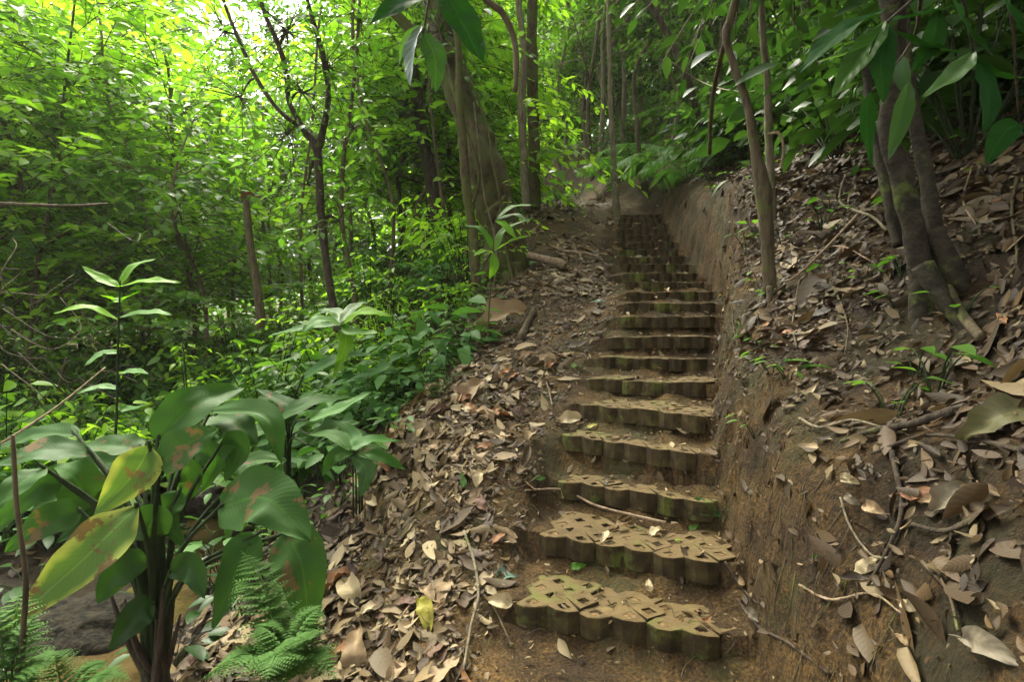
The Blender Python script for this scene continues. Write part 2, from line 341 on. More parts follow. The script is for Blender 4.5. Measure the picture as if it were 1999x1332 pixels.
def simple_mat(name, col, rough, spec=.5, bs=0., bd=.01, var=None, ns=5., trans=0.):
    m, n, N, L = mat(name); g = N('NewGeometry')
    n1 = N('TexNoise', i_Scale=ns); n1.inputs['Detail'].default_value = 7; L(g.outputs['Position'], n1.inputs['Vector'])
    r1 = ramp(N, [(.35, col), (.65, var or col)]); L(n1.outputs[0], r1.inputs[0])
    b = N('BsdfPrincipled'); L(r1.outputs[0], b.inputs['Base Color']); b.inputs['Roughness'].default_value = rough; b.inputs['Specular IOR Level'].default_value = spec
    if bs: bp = N('Bump', i_Strength=bs, i_Distance=bd); L(n1.outputs[0], bp.inputs['Height']); L(bp.outputs[0], b.inputs['Normal'])
    o = N('OutputMaterial'); L(b.outputs[0], o.inputs[0]); return m
WATER = simple_mat('creek_water', (.06, .04, .016), .06, .6, .35, .012, (.085, .058, .025), 14.)
ROCK = simple_mat('wet_rock', (.006, .006, .004), .85, .1, 1., .03, (.03, .025, .015), 22.)
HOLE_SOIL = simple_mat('packed_soil', (.075, .046, .016), .9, .2, 1., .01, (.19, .125, .055), 45.)
# ---------------------------------------------------------------- stairs: front edge of every step (photo px of left and right end, depth each, height)
ST = [ # xl, yl, xr, yr, dl, dr
 (1005,1180,1415,1245,2.43,2.16),(1050,1045,1410,1105,2.83,2.46),(1085,940,1398,985,3.27,2.83),(1093,848,1360,887,3.62,3.05),
 (1127,788,1381,815,3.86,3.28),(1140,738,1380,750,4.25,3.85),(1168,697,1382,702,4.6,4.4),(1185,655,1390,660,4.85,4.7),
 (1213,616,1399,619,5.2,5.1),(1220,590,1402,592,5.45,5.4),(1224,569,1397,570,5.75,5.75),(1222,551,1379,551,6.15,6.15),
 (1217,533,1364,533,6.6,6.6),(1212,516,1349,515,7.0,7.0),(1207,501,1336,500,7.45,7.4),(1204,487,1327,486,7.85,7.8),
 (1202,473,1318,471,8.25,8.2),(1203,459,1310,457,8.75,8.7),(1204,447,1304,445,9.2,9.15),(1206,436,1299,434,9.65,9.6),
 (1208,427,1294,425,10.05,10.0),(1210,419,1289,417,10.5,10.45)]
STEPS = []
for xl, yl, xr, yr, dl, dr in ST:
    A = P(xl, yl, dl); B = P(xr, yr, dr); z = (A[2] + B[2]) / 2
    STEPS.append((A[:2], B[:2], z))
def corridor(x, y):
    """height and weight of the trodden stair corridor"""
    h = np.full(x.shape, STEPS[0][2] - .16); w = np.zeros(x.shape)
    d0 = (STEPS[0][1] - STEPS[0][0]); 
    for i, (A, B, z) in enumerate(STEPS):
        u = B - A; Lw = np.linalg.norm(u); u = u / Lw; nb = np.array([-u[1], u[0]])
        rx, ry = x - A[0], y - A[1]; s = rx * nb[0] + ry * nb[1]; q = rx * u[0] + ry * u[1]
        beh = s > .045
        h = np.where(beh, z - .012, h + .05 * sstep((s + .13) / .14) * (s > -.13) * (1 + 1.2 * fbm(x * 7, y * 7, 2)))
        lat = sstep((q + .22 + .05 * fbm(x * 6, y * 6, 2)) / .2) * sstep((Lw + .35 - q) / .2)
        w = np.where(beh, lat, w)
        if i == 0:
            w = np.where(~beh, sstep((s + .5) / .45) * lat, w)
    last = STEPS[-1]; w = w * sstep((11.3 - y) / .5)
    return h, w
# control points (px, py, depth) of the ground left of the cut, and of the hillside right of it
LP = [(1000,1332,2.13),(640,1332,2.32),(850,1100,2.85),(800,850,3.96),(930,720,4.6),(1050,600,5.8),(985,565,6.3),(1100,450,9),(1070,400,12.5),(1000,430,10),
 (620,1100,3.3),(660,950,4.2),(780,780,5.5),(700,700,7.5),(850,650,7),(200,800,9),(500,750,9),(100,700,14),(500,680,14),(0,900,6.75),
 (300,640,25),(700,600,20),(900,480,18),(1000,420,22),(900,900,3.45),(760,1000,3.5),(720,1200,2.62),(1000,820,3.95),(1080,700,4.7),(1150,560,6.3),(1170,480,8),(900,600,6.6),(960,500,8)]
LX = [(-2.35,4.1,-1.86),(-2.05,2.84,-1.86),(-2.75,5,-1.84),(-3.3,3.4,-1.8),(-3.9,4.6,-1.62),(-2.0,1.6,-1.8),(-4.5,1.5,-1.6),(-.6,1.0,-1.62),(.5,.6,-1.5),(.9,1.4,-1.42),(-3.3,6.2,-1.6),(-1.75,3.0,-1.66),(-1.9,3.8,-1.66),(-2.2,4.7,-1.62),
 (-8,0,-1.6),(-60,0,-2),(-60,60,1),(-30,30,0),(0,90,12),(-5,45,5),(3,30,8),(10,40,12),(-40,-20,-3),(0,-20,-3),(-3,-3,-1.8)]
RP = [(1480,700,3.2),(1505,560,3.9),(1620,950,2.0),(1650,1100,1.8),(1600,1332,1.68),(1999,1332,1.05),(1999,1000,1.35),(1800,800,2.1),(1999,700,1.8),(1800,580,2.7),
 (1999,450,2.5),(1999,250,3.4),(1700,400,4.2),(1600,280,6.2),(1490,400,5.2),(1440,350,6.3),(1350,370,8.6),(1250,395,11),(1800,200,6.5),(1400,250,11),(1200,350,14),(1100,372,16)]
RX = [(1.3,.5,-.6),(3,.5,.7),(6,2,3.2),(10,5,6.5),(25,0,14),(60,30,34),(40,80,30),(5,25,9.5),(12,40,16),(0,90,13),(-1,22,6.4),(0,40,8.5),(30,-20,10),(0,-20,-2),(9,12,7)]
def rbf(pts):
    p = np.array(pts); xy = p[:, :2]; n = len(p); c = .35
    K = np.sqrt(((xy[:, None] - xy[None]) ** 2).sum(-1) + c * c)
    Q = np.hstack([np.ones((n, 1)), xy]); M = np.block([[K, Q], [Q.T, np.zeros((3, 3))]])
    s = np.linalg.solve(M, np.r_[p[:, 2], 0, 0, 0])
    def f(x, y):
        out = s[n] + s[n + 1] * x + s[n + 2] * y
        for i in range(n): out = out + s[i] * np.sqrt((x - xy[i, 0]) ** 2 + (y - xy[i, 1]) ** 2 + c * c)
        return out
    return f
lpts = [tuple(P(*a)) for a in LP] + LX
for i, (A, B, z) in enumerate(STEPS):
    m_ = (A + B) / 2; lpts.append((m_[0], m_[1] + .12, z - .02))
fL = rbf(lpts); fR = rbf([tuple(P(*a)) for a in RP] + RX)
CUT_Y = [-20, 1, 1.8, 2.16, 2.46, 2.83, 3.05, 3.28, 3.85, 4.4, 4.7, 5.1, 5.4, 5.75, 6.15, 6.6, 7.4, 8.2, 9.15, 10, 10.5, 11.6, 13, 16, 22, 90]
CUT_F = [.5, .78, .9, .97, 1.05, 1.11, 1.13, 1.22, 1.44, 1.64, 1.79, 1.98, 2.1, 2.21, 2.26, 2.32, 2.4, 2.52, 2.69, 2.84, 2.92, 2.6, 1.9, 1.5, 1, 0]
CUT_T = [1, .98, 1.12, 1.2, 1.28, 1.37, 1.42, 1.5, 1.8, 1.99, 2.12, 2.33, 2.42, 2.53, 2.62, 2.66, 2.76, 2.85, 2.95, 3.05, 3.12, 2.9, 2.4, 2.2, 2, 2]
def height_raw(x, y):
    L_ = fL(x, y)
    L_ = L_ + .05 * fbm(x * 1.3, y * 1.3, 4) * np.clip(np.abs(y) / 5, .5, 4) + .012 * fbm(x * 9, y * 9, 3)
    h, w = corridor(x, y)
    L_ = L_ * (1 - w) + (h + .013 * fbm(x * 5, y * 5, 2) + .006 * fbm(x * 22, y * 22, 3)) * w
    R_ = fR(x, y) + .13 * fbm(x * 1.6 + 5, y * 1.6, 5) + .02 * fbm(x * 9, y * 9, 3)
    wob = .07 * fbm(y * 2.3, y * .7 + 3, 3)
    f = np.interp(y, CUT_Y, CUT_F) + .03 * fbm(y * 5, x * 0 + 2, 2); t = np.interp(y, CUT_Y, CUT_T) + wob
    Rm = np.maximum(R_, L_ - .02)
    def blend(xx):
        k = np.clip((xx - f) / (t - f), 0, 1); kk = 1 - (1 - k) ** 2.0; return k, kk * sstep(k * 6)
    k, kk = blend(x); z0 = L_ * (1 - kk) + Rm * kk; near = sstep(k * 5) * sstep((2.2 - (x - f) / (t - f)) * 1.5)
    k, kk = blend(x + near * (.05 * fbm(z0 * 6 + 3, y * 6, 3) + .022 * fbm(z0 * 24, y * 24 + 5, 3)))
    return L_ * (1 - kk) + Rm * kk + np.sin(k * math.pi) * (.05 * fbm(z0 * 14, y * 14, 4) + .04 * fbm(x * 3, y * 4, 3))
def axis(seg):
    out = []
    for a, b, s in seg: out += list(np.arange(a, b - 1e-6, s))
    return np.array(out + [seg[-1][1]])
gx = axis([(-120, -40, 10), (-40, -12, 2.), (-12, -5, .35), (-5, -1.6, .07), (-1.6, -.25, .04), (-.25, .8, .021), (.8, 2.5, .013), (2.5, 3.4, .024), (3.4, 7, .09), (7, 15, .4), (15, 40, 2.5), (40, 120, 10)])
gy = axis([(-30, -6, 3), (-6, .6, .4), (.6, 1.9, .05), (1.9, 4.8, .021), (4.8, 7.5, .03), (7.5, 11.4, .04), (11.4, 16, .1), (16, 30, .5), (30, 60, 2.5), (60, 140, 10)])
GX, GY = np.meshgrid(gx, gy); GZ = height_raw(GX, GY)
def H(x, y):
    x = np.asarray(x, float); y = np.asarray(y, float)
    i = np.clip(np.searchsorted(gx, x) - 1, 0, len(gx) - 2); j = np.clip(np.searchsorted(gy, y) - 1, 0, len(gy) - 2)
    fx = np.clip((x - gx[i]) / (gx[i + 1] - gx[i]), 0, 1); fy = np.clip((y - gy[j]) / (gy[j + 1] - gy[j]), 0, 1)
    return (GZ[j, i] * (1 - fx) + GZ[j, i + 1] * fx) * (1 - fy) + (GZ[j + 1, i] * (1 - fx) + GZ[j + 1, i + 1] * fx) * fy
def HN(x, y, e=.05):
    return nrm(np.stack([-(H(x + e, y) - H(x - e, y)) / (2 * e), -(H(x, y + e) - H(x, y - e)) / (2 * e), np.ones(np.shape(x))], -1))
def G(px, py, lo=1.0, hi=60):
    """the point of the ground seen at a photo pixel"""
    d = np.geomspace(lo, hi, 2500); pts = np.array([P(px, py, a) for a in d]); u = pts[:, 2] - H(pts[:, 0], pts[:, 1])
    k = np.argmax(u < 0)
    if u[k] >= 0: k = len(d) - 1
    p = pts[k].copy(); p[2] = H(p[0], p[1]); return p
ny, nx = GX.shape
mb = MB(); a, b = np.meshgrid(np.arange(ny - 1), np.arange(nx - 1), indexing='ij')
q = np.stack([a * nx + b, a * nx + b + 1, (a + 1) * nx + b + 1, (a + 1) * nx + b], -1).reshape(-1, 4)
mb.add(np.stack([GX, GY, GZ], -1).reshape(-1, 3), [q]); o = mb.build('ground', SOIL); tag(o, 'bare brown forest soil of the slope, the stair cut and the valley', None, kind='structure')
# creek
WZ = -1.765
mb = MB(); cp = [(-2.2, 1.2), (-2.15, 2.0), (-2.1, 2.7), (-2.25, 3.4), (-2.4, 4.1), (-2.75, 5.0), (-3.2, 5.8)]
cw = [1.5, 1.4, 1.1, .75, .6, .5, .4]
cpp = smooth_path(np.array([(c[0], c[1], w) for c, w in zip(cp, cw)]), 60)
Tt = nrm(np.gradient(cpp[:, :2], axis=0)); nn_ = np.stack([Tt[:, 1], -Tt[:, 0]], -1); us = np.linspace(-1, 1, 9)
V = np.array([[*(cpp[i, :2] + nn_[i] * cpp[i, 2] * .5 * u), WZ] for i in range(60) for u in us])
a, b = np.meshgrid(np.arange(59), np.arange(8), indexing='ij')
mb.add(V, [np.stack([a * 9 + b, a * 9 + b + 1, (a + 1) * 9 + b + 1, (a + 1) * 9 + b], -1).reshape(-1, 4)])
tag(mb.build('creek_water', WATER), 'shallow muddy brown creek water behind the big leaves', None, kind='structure')
# ---------------------------------------------------------------- pavers
def paver_mesh(seed, name, matl, soft=1.):
    rr = random.Random(seed); a = .075; cut = .027; hd = .031; th = .105
    cells = [(0, 0), (2, 0), (1, 1), (3, 1), (0, 2), (2, 2), (1, 3), (3, 3), (0, 4), (2, 4)]
    corn = {}
    for cx, cy in cells:
        for dx, dy in ((1, 0), (0, 1), (-1, 0), (0, -1)): corn[(cx + dx, cy + dy)] = corn.get((cx + dx, cy + dy), 0) + 1
    vid = {}; V = []; Fs = []
    def vx(x, y):
        k = (round(x, 4), round(y, 4))
        if k not in vid: vid[k] = len(V); V.append((x, y))
        return vid[k]
    for cx, cy in cells:
        X, Y = cx * a, cy * a
        dirs = [(1, 0), (0, 1), (-1, 0), (0, -1)]; outs = []; holes = []
        h = hd * rr.uniform(.9, 1.05)
        for i, (dx, dy) in enumerate(dirs):
            pvx, pvy = dirs[i - 1]; nxx, nxy = dirs[(i + 1) % 4]
            cxp, cyp = X + dx * a, Y + dy * a
            notch = cy + dy == 0 and dx != 0
            if notch: cyp -= .022
            elif corn[(cx + dx, cy + dy)] == 3:
                for qx, qy in dirs:
                    if (cx + dx + qx, cy + dy + qy) not in cells: cxp += qx * .022; cyp += qy * .022
            holes.append(vx(X + dx * h, Y + dy * h))
            if corn[(cx + dx, cy + dy)] == 1 and dx == 0 and not notch:
                t = cut / a
                outs.append([vx(cxp + (X + pvx * a - cxp) * t, cyp + (Y + pvy * a - cyp) * t), vx(cxp + (X + nxx * a - cxp) * t, cyp + (Y + nxy * a - cyp) * t)])
            else: outs.append([vx(cxp, cyp)])
        for i in range(4):
            j = (i + 1) % 4
            if len(outs[i]) == 2: Fs.append((outs[i][0], outs[i][1], holes[i]))
            Fs.append((outs[i][-1], outs[j][0], holes[j], holes[i]))
    import bmesh
    bm = bmesh.new(); vs = [bm.verts.new((x, y + a * .75, 0)) for x, y in V]
    fs = [bm.faces.new([vs[i] for i in f]) for f in Fs]
    bmesh.ops.recalc_face_normals(bm, faces=fs)
    if fs[0].normal.z < 0: bmesh.ops.reverse_faces(bm, faces=fs)
    g = bmesh.ops.extrude_face_region(bm, geom=fs)
    nf = [e for e in g['geom'] if isinstance(e, bmesh.types.BMVert)]
    bmesh.ops.translate(bm, vec=(0, 0, -th), verts=nf)
    bmesh.ops.recalc_face_normals(bm, faces=bm.faces[:])
    es = [e for e in bm.edges if len(e.link_faces) == 2 and e.calc_face_angle(0) > .5 and (e.verts[0].co.z > -.01 or e.verts[1].co.z > -.01)]
    bmesh.ops.bevel(bm, geom=es, offset=.0055 * soft, segments=2, affect='EDGES', profile=.6)
    for cx, cy in cells:
        X, Y = cx * a, cy * a + a * .75; dz = -rr.choice([.004, .006, .009, .012, .016, .02]); h = hd * 1.12; n0 = 6
        g = [[bm.verts.new((X + (u + w) * h / 2, Y + (u - w) * h / 2, dz + rr.uniform(-.002, .002))) for u in np.linspace(-1, 1, 4)] for w in np.linspace(-1, 1, 4)]
        for i in range(3):
            for j in range(3):
                f = bm.faces.new((g[i][j], g[i + 1][j], g[i + 1][j + 1], g[i][j + 1])); f.material_index = 1
                if f.normal.z < 0 or (f.normal_update() or f.normal.z < 0): f.normal_flip()
    for v in bm.verts:
        v.co.x += rr.uniform(-1, 1) * .0012; v.co.y += rr.uniform(-1, 1) * .0012; v.co.z += rr.uniform(-1, 1) * .0018 + .004 * math.sin(v.co.x * 23 + seed) * (v.co.z > -.02)
    me = bpy.data.meshes.new(name); bm.to_mesh(me); bm.free(); me.materials.append(matl); me.materials.append(HOLE_SOIL)
    return me
pm = [paver_mesh(i, 'grass_paver', CONC if i % 2 else CONCM) for i in range(12)]
POSW = ["left", "middle", "right"]
lookw = {0: "moss-edged", 1: "earth-filled", 2: "damp mossy", 3: "dusty brown"}
for i, (A, B, z) in enumerate(STEPS):
    u = B - A; Lw = np.linalg.norm(u); ang = math.atan2(u[1], u[0]); u = u / Lw
    for k in range(3):
        me_i = (0 if k == 0 else 2 if (i * 3 + k) % 4 == 0 else 1 if k == 1 else 3) if i < 10 else (1 if (i + k) % 3 else 0)
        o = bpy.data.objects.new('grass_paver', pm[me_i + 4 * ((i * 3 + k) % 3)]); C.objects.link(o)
        sc = Lw / .905
        p = A + u * (.07 * sc + k * .297 * sc + .0); nb = np.array([-u[1], u[0]])
        p = p + nb * random.uniform(-.012, .012)
        o.location = (p[0], p[1], z + random.uniform(-.006, .006)); o.rotation_euler = (R(random.uniform(-2.2, 2.2)), R(random.uniform(-1.8, 1.8)), ang + R(random.uniform(-.8, .8)))
        o.scale = (sc, sc, 1)
        where = "lowest step" if i == 0 else "topmost step" if i == 21 else ordw(i) + " step from the bottom"
        tag(o, f"{lookw[me_i]} grass paver, {POSW[k]} one on the {where}", 'paver', 'concrete grass pavers laid as stair treads')
# ---------------------------------------------------------------- leaf litter
DT = [leafT(6, .40, .15, .1, 'lance', .1, .3), leafT(6, .48, .05, -.12, 'ovate', .25, -.3), leafT(6, .34, .35, .2, 'lance', .1, .5), leafT(6, .5, .1, .1, 'obov', .4, .2),
      leafT(6, .44, -.15, -.2, 'ovate', -.25, -.3), leafT(6, .38, .1, .05, 'lance', .8, .8), leafT(6, .36, .0, .08, 'lance', .0, .15)]
def litter(name, n, region, size, matl, dens, label, seed, tilt=.45):
    r = np.random.default_rng(seed); x = r.uniform(region[0], region[1], n); y = r.uniform(region[2], region[3], n)
    keep = r.random(n) < dens(x, y); x, y = x[keep], y[keep]; m = len(x)
    z = H(x, y); N_ = HN(x, y); th = r.uniform(0, 2 * math.pi, m); t = np.stack([np.cos(th), np.sin(th), 0 * th], -1)
    t = nrm(t - N_ * (t * N_).sum(-1, keepdims=True)); t = nrm(t + N_ * r.normal(.05, .22, m)[:, None]); nn = nrm(N_ + r.normal(0, tilt, (m, 3)))
    flip = r.random(m) < .4; nn[flip] *= -1
    s = size * np.exp(r.normal(0, .45, m)); pos = np.stack([x, y, z], -1) + N_ * (r.uniform(.002, .03, m))[:, None] - t * s[:, None] * .5
    mb = MB(); k = r.integers(0, len(DT), m)
    for i in range(len(DT)): scatter(mb, DT[i], pos[k == i], t[k == i], nn[k == i], s[k == i])
    o = mb.build(name, matl); return tag(o, label, None, kind='stuff')
cutF = lambda y: np.interp(y, CUT_Y, CUT_F)
cutT = lambda y: np.interp(y, CUT_Y, CUT_T)
def stl(y):      # left end of the stairs at depth y
    ys = [s[0][1] for s in STEPS]; xs = [s[0][0] for s in STEPS]; return np.interp(y, ys, xs)
def densL(x, y):
    e = stl(y) - x                                    # distance left of the stairs
    band = np.clip((e - .12) / .3, 0, 1) * np.clip((2.2 - e) / .7, 0, 1)
    bare = .5 + 1.2 * (fbm(x * 1.6 + 3, y * 1.6, 3) + .15)
    return np.clip(band * np.clip(bare * 1.5 - .35, .06, 1), 0, 1)
def densR(x, y):
    e = x - cutT(y)
    return np.clip((e + .2) / .35, 0, 1) * np.clip(.62 + 2.0 * (fbm(x * 1.5, y * 1.5 + 7, 4)), .12, 1)
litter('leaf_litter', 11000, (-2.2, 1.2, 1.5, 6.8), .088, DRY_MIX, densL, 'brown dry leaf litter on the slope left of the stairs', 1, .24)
litter('leaf_crumbs', 26000, (-2.4, 1.2, 1.4, 7.5), .034, DRY_DARK, lambda x, y: np.where((x < stl(y) - .1) & (x > stl(y) - 2.2), .6, 0), 'dark broken leaf crumbs under the litter on the left slope', 16, .35)
litter('leaf_litter', 9000, (-1.6, 2.2, 6.2, 15), .10, DRY_MIX, lambda x, y: np.where(x < stl(y) - .1, .45, .25) * np.clip(.6 + fbm(x * 1.2, y * 1.2, 3) * 2, .05, 1) * (x < cutF(y) - .1) * (x > -.9), 'pale leaf litter along the far end of the path', 2)
litter('leaf_litter', 30000, (1.0, 6.5, .8, 9), .085, DRY_DARK, densR, 'damp leaf litter on the hillside right of the stairs, colour darkened for shade', 3, .6)
litter('leaf_litter', 9000, (-9, -1.2, 1.5, 14), .12, DRY_DARK, lambda x, y: np.where(H(x, y) > WZ + .02, .7, 0) * (x < stl(y) - 1.6), 'dark rotting leaf litter on the valley floor', 4)
litter('leaf_crumbs', 9000, (-.4, 3.1, 1.6, 11), .028, DRY_MIX, lambda x, y: np.where((x < cutF(y) + .05) & (x > stl(y) - .7), .55, 0), 'small crumbs of leaf and twig on stair treads and soil', 5, .5)
litter('leaf_crumbs', 16000, (.9, 3.8, .9, 6), .034, DRY_DARK, lambda x, y: np.where((x > cutF(y)), .6, 0), 'small leaf scraps caught on the bank', 6, .6)
# individual fallen leaves --------------------------------------
def big_template_mesh(i):
    r = random.Random(50 + i); mb = MB()
    c = [.25, .6, -.3, .9, .1, .45][i]; lift = [.12, .22, .05, .3, .16, -.1][i]
    kind = ['lance', 'ovate', 'lance', 'obov', 'ovate', 'lance'][i]
    w = [.42, .56, .38, .58, .48, .33][i]
    bigleaf(mb, [(0, -.5, 0), (.05 * (i - 2), -.1, lift), (0, .5, [.05, -.02, .18, .1, 0, .25][i])], w, (0, 0, 1), kind, .15, 12, 6, .10, c * .5, seed=i * 2.3)
    tube(mb, [(0, -.5, 0), (.02, -.62, .01), (.05, -.72, .0)], [.011, .009, .006], 5, 5)
    return mb
FL = {}
def fallen_mesh(i, mname, m_):
    if (i, mname) not in FL:
        o = big_template_mesh(i).build('fallen_leaf', m_); FL[(i, mname)] = o.data; bpy.data.objects.remove(o)
    return FL[(i, mname)]
from mathutils import Matrix
def put_leaf(x, y, size, i, mname, m_, th, tiltv=(0, 0), lift=.012, p=None):
    o = bpy.data.objects.new('fallen_leaf', fallen_mesh(i, mname, m_)); C.objects.link(o)
    N_ = HN(x, y, .08) if p is None else np.array([0, 0, 1.]); N_ = nrm(N_ + np.array([tiltv[0], tiltv[1], 0]))
    t = np.array([math.cos(th), math.sin(th), 0.]); t = nrm(t - N_ * t.dot(N_)); s = np.cross(t, N_)
    M = Matrix(((s[0], t[0], N_[0], 0), (s[1], t[1], N_[1], 0), (s[2], t[2], N_[2], 0), (0, 0, 0, 1)))
    o.matrix_world = Matrix.Translation((x, y, (float(H(x, y)) if p is None else p) + lift)) @ M @ Matrix.Scale(size, 4)
    return o
CURL = ["gently arched", "broad cupped", "bent narrow", "wide curled", "rounded wavy", "slender upturned"]
def zone(x, y):
    ys = [(s[0][1] + s[1][1]) / 2 for s in STEPS]; k = int(np.argmin([abs(v - y) for v in ys]))
    where = "lowest step" if k == 0 else ordw(k) + " step"
    e = stl(y) - x
    if x > cutT(y):
        f = (x - cutT(y)); return ("up the hillside right of the " if f > 1 else "on the bank right of the ") + where
    if e < 0: return "on the " + where
    return ("close beside the " if e < .45 else "on the leaf slope left of the " if e < 1.1 else "low on the slope left of the ") + where
rf = np.random.default_rng(21); cand = []
for side, n in (('L', 950), ('R', 750), ('C', 90)):
    if side == 'L': x = rf.uniform(-2, 1, n); y = rf.uniform(1.9, 7.5, n); k = rf.random(n) < densL(x, y)
    elif side == 'R': x = rf.uniform(1, 4.3, n); y = rf.uniform(1.0, 6.5, n); k = rf.random(n) < densR(x, y)
    else: x = rf.uniform(0, 3, n); y = rf.uniform(2.1, 11, n); k = (x > stl(y) + .05) & (x < cutF(y) - .05)
    for a_, b_ in zip(x[k], y[k]):
        px, py = proj((a_, b_, float(H(a_, b_))))
        if -20 < px < 2020 and py < 1350: cand.append((float(a_), float(b_), side))
cand.sort(key=lambda c: c[1]); 
selL = [c for c in cand if c[2] == 'L'][:150]; selR = [c for c in cand if c[2] == 'R'][:85]; selC = [c for c in cand if c[2] == 'C'][:24]
for (x, y, side) in selL + selR + selC:
    cw_ = {'L': ['pale tan', 'sandy brown', 'sandy brown', 'pale tan', 'grey brown', 'rust brown', 'dark brown', 'dusky red'], 'R': ['grey brown', 'sandy brown', 'dark brown', 'rust brown', 'dark brown', 'grey brown', 'dark brown'], 'C': ['sandy brown', 'pale tan', 'rust brown', 'grey brown']}[side]
    c = cw_[rf.integers(len(cw_))]; i = int(rf.integers(6)); s = float({'L': .12, 'R': .07, 'C': .06}[side] * math.exp(rf.normal(0, .22)))
    o = put_leaf(x, y, s, i, c, DRY[c], rf.uniform(0, 6.28), rf.normal(0, .13, 2), .02 if side != 'C' else .03)
    tag(o, f"{'large' if s > .13 else 'small' if s < .08 else 'medium'} {CURL[i]} {c} leaf {zone(x, y)}", 'fallen leaf', 'dead leaves fallen around the stairs')
def hand_leaf(px, py, size, i, mname, m_, th, label, tilt=(0, 0), lift=.015):
    p = G(px, py); size = size * (.62 if px > 1500 else 1.)
    o = put_leaf(p[0], p[1], size, i, mname, m_, th, tilt, lift); tag(o, label, 'fallen leaf', 'single leaves that stand out'); return o
YL, GRN = LF_YELLOW, LF_PALE
HL = [(1110,826,.17,3,'pale tan',None,.4,'broad pale pinkish tan leaf at the left end of the fourth step',(0,-.4)),
 (1157,836,.08,4,'y',YL,.2,'small bright yellow leaf beside the pale tan leaf on the fourth step',(0,-.3)),
 (1328,845,.15,2,'pale tan',None,1.9,'narrow whitish leaf standing against the riser of the fifth step',(0,-.9)),
 (1308,803,.1,5,'rust brown',None,0,'orange brown leaf lying on the fifth step',(0,0)),
 (1383,1000,.16,4,'g',LF_VEIN,-1.4,'large fresh green leaf leaning by the right end of the second step',(0,-1.1)),
 (1354,1035,.06,4,'g2',LF_MID,.5,'small dark green leaf under the large green one by the bank',(0,-.3)),
 (905,946,.12,2,'pg',LF_PALE,1.5,'pale green leaf standing out upright on the litter slope',(0,-.6)),
 (828,1215,.19,0,'y2',LF_YELLOW,-1.35,'long yellow and green leaf at the bottom of the litter slope',(0,-.6)),
 (992,1125,.15,5,'t',LF_TEAL,-.9,'folded blue green leaf at the left edge of the lowest step',(-.2,-.3)),
 (975,1187,.12,1,'pale tan',None,2.9,'flat tan leaf just left of the mossy front paver',(0,-.4)),
 (1268,1150,.06,1,'pale tan',None,1.4,'small pale leaf at the back of the lowest tread',(0,-.2)),
 (1285,1047,.09,1,'pale tan',None,.5,'round pale leaf on the second step near the stick end',(0,0)),
 (1362,1064,.07,2,'dusky red',None,.1,'small purple grey leaf on the right half of the second step',(0,0)),
 (1212,1040,.08,3,'sandy brown',None,.3,'tan leaf lying in the middle of the second step',(0,0)),
 (1325,1062,.04,4,'lime',LF_LIME,.3,'tiny lime green leaf on the second step',(0,0)),
 (1055,940,.07,4,'pg',LF_PALE,.2,'small pale green leaf left of the third step',(0,-.3)),
 (1130,1110,.08,4,'lime2',LF_MID,.1,'small fresh green leaf at the back edge of the lowest step',(0,-.2)),
 (1125,722,.1,0,'y3',LF_PALE,.1,'yellowish green leaf on soil left of the sixth step',(0,-.2)),
 (1172,592,.14,2,'t',LF_TEAL,-.6,'bluish pale leaf on the soil left of the tenth step',(0,-.5)),
 (1405,582,.1,0,'y',YL,.2,'yellow leaf at the right end of the tenth step',(0,-.4)),
 (1228,588,.1,2,'y',YL,0,'narrow yellow leaf at the left end of the tenth step',(0,-.3)),
 (1040,517,.2,4,'pg',LF_PALE,.3,'green leaf resting on the fallen branch piece',(0,-.4)),
 (985,632,.5,3,'sandy brown',None,.3,'very large lobed dry leaf below the mossy tree',(0,-.5)),
 (945,640,.12,2,'y',YL,1.3,'yellow leaf hanging in the herbs left of the large dry leaf',(0,-.8)),
 (925,770,.27,1,'sandy brown',None,1.1,'big dull brown leaf on the litter left of the sixth step',(0,-.5)),
 (1940,840,.3,1,'ol',leaf_mat('dry_olive', [(.09, .08, .035), (.11, .1, .045)], trans=.1, veins=8, rough=.6),3.0,'huge olive brown leaf draped over the roots at the right edge',(-.4,-.5)),
 (1695,1113,.17,2,'pale tan',None,.2,'pale curled leaf lodged halfway up the cut bank',(-.3,-.6)),
 (1668,985,.1,4,'grey brown',None,-1.5,'mottled grey leaf hanging in front of a dark hollow',(0,-1.2)),
 (1660,950,.1,1,'pale tan',None,-1.2,'pale leaf just above the mottled grey leaf on the bank',(0,-.9)),
 (1780,1195,.085,4,'pale tan',None,-1.3,'oval silvery leaf standing on the lower right bank',(0,-1.)),
 (1476,1215,.1,0,'grey brown',None,-1.6,'grey brown leaf standing at the foot of the bank',(0,-1.)),
 (1800,975,.2,2,'rust brown',None,-.5,'long orange brown leaf on the right hillside',(-.2,-.6)),
 (1860,985,.18,3,'grey brown',None,.1,'broad grey leaf beside the long orange brown one',(-.2,-.6)),
 (1552,735,.14,0,'sandy brown',None,1.1,'upright tan leaf near the top edge of the bank',(0,-.9)),
 (1580,765,.15,5,'pale tan',None,.1,'long flat pale leaf near the top edge of the bank',(0,-.4)),
 (1940,1290,.2,0,'grey brown',None,-1.2,'long ribbed grey leaf in the lower right corner',(-.2,-.5)),
 (1440,650,.12,5,'pg2',LF_PALE,.3,'pale green leaf where the bank meets the forked sapling',(0,-.5)),
 (1590,1100,.05,4,'lime2',LF_MID,.4,'tiny green leaf on the face of the cut bank',(0,-.6)),
 (690,1170,.2,3,'pale tan',None,2.1,'large pale tan leaf near the ferns on the lower slope',(0,-.5)),
 (705,1275,.2,1,'sandy brown',None,1.6,'large cupped tan leaf at the bottom edge near the ferns',(0,-.4)),
]
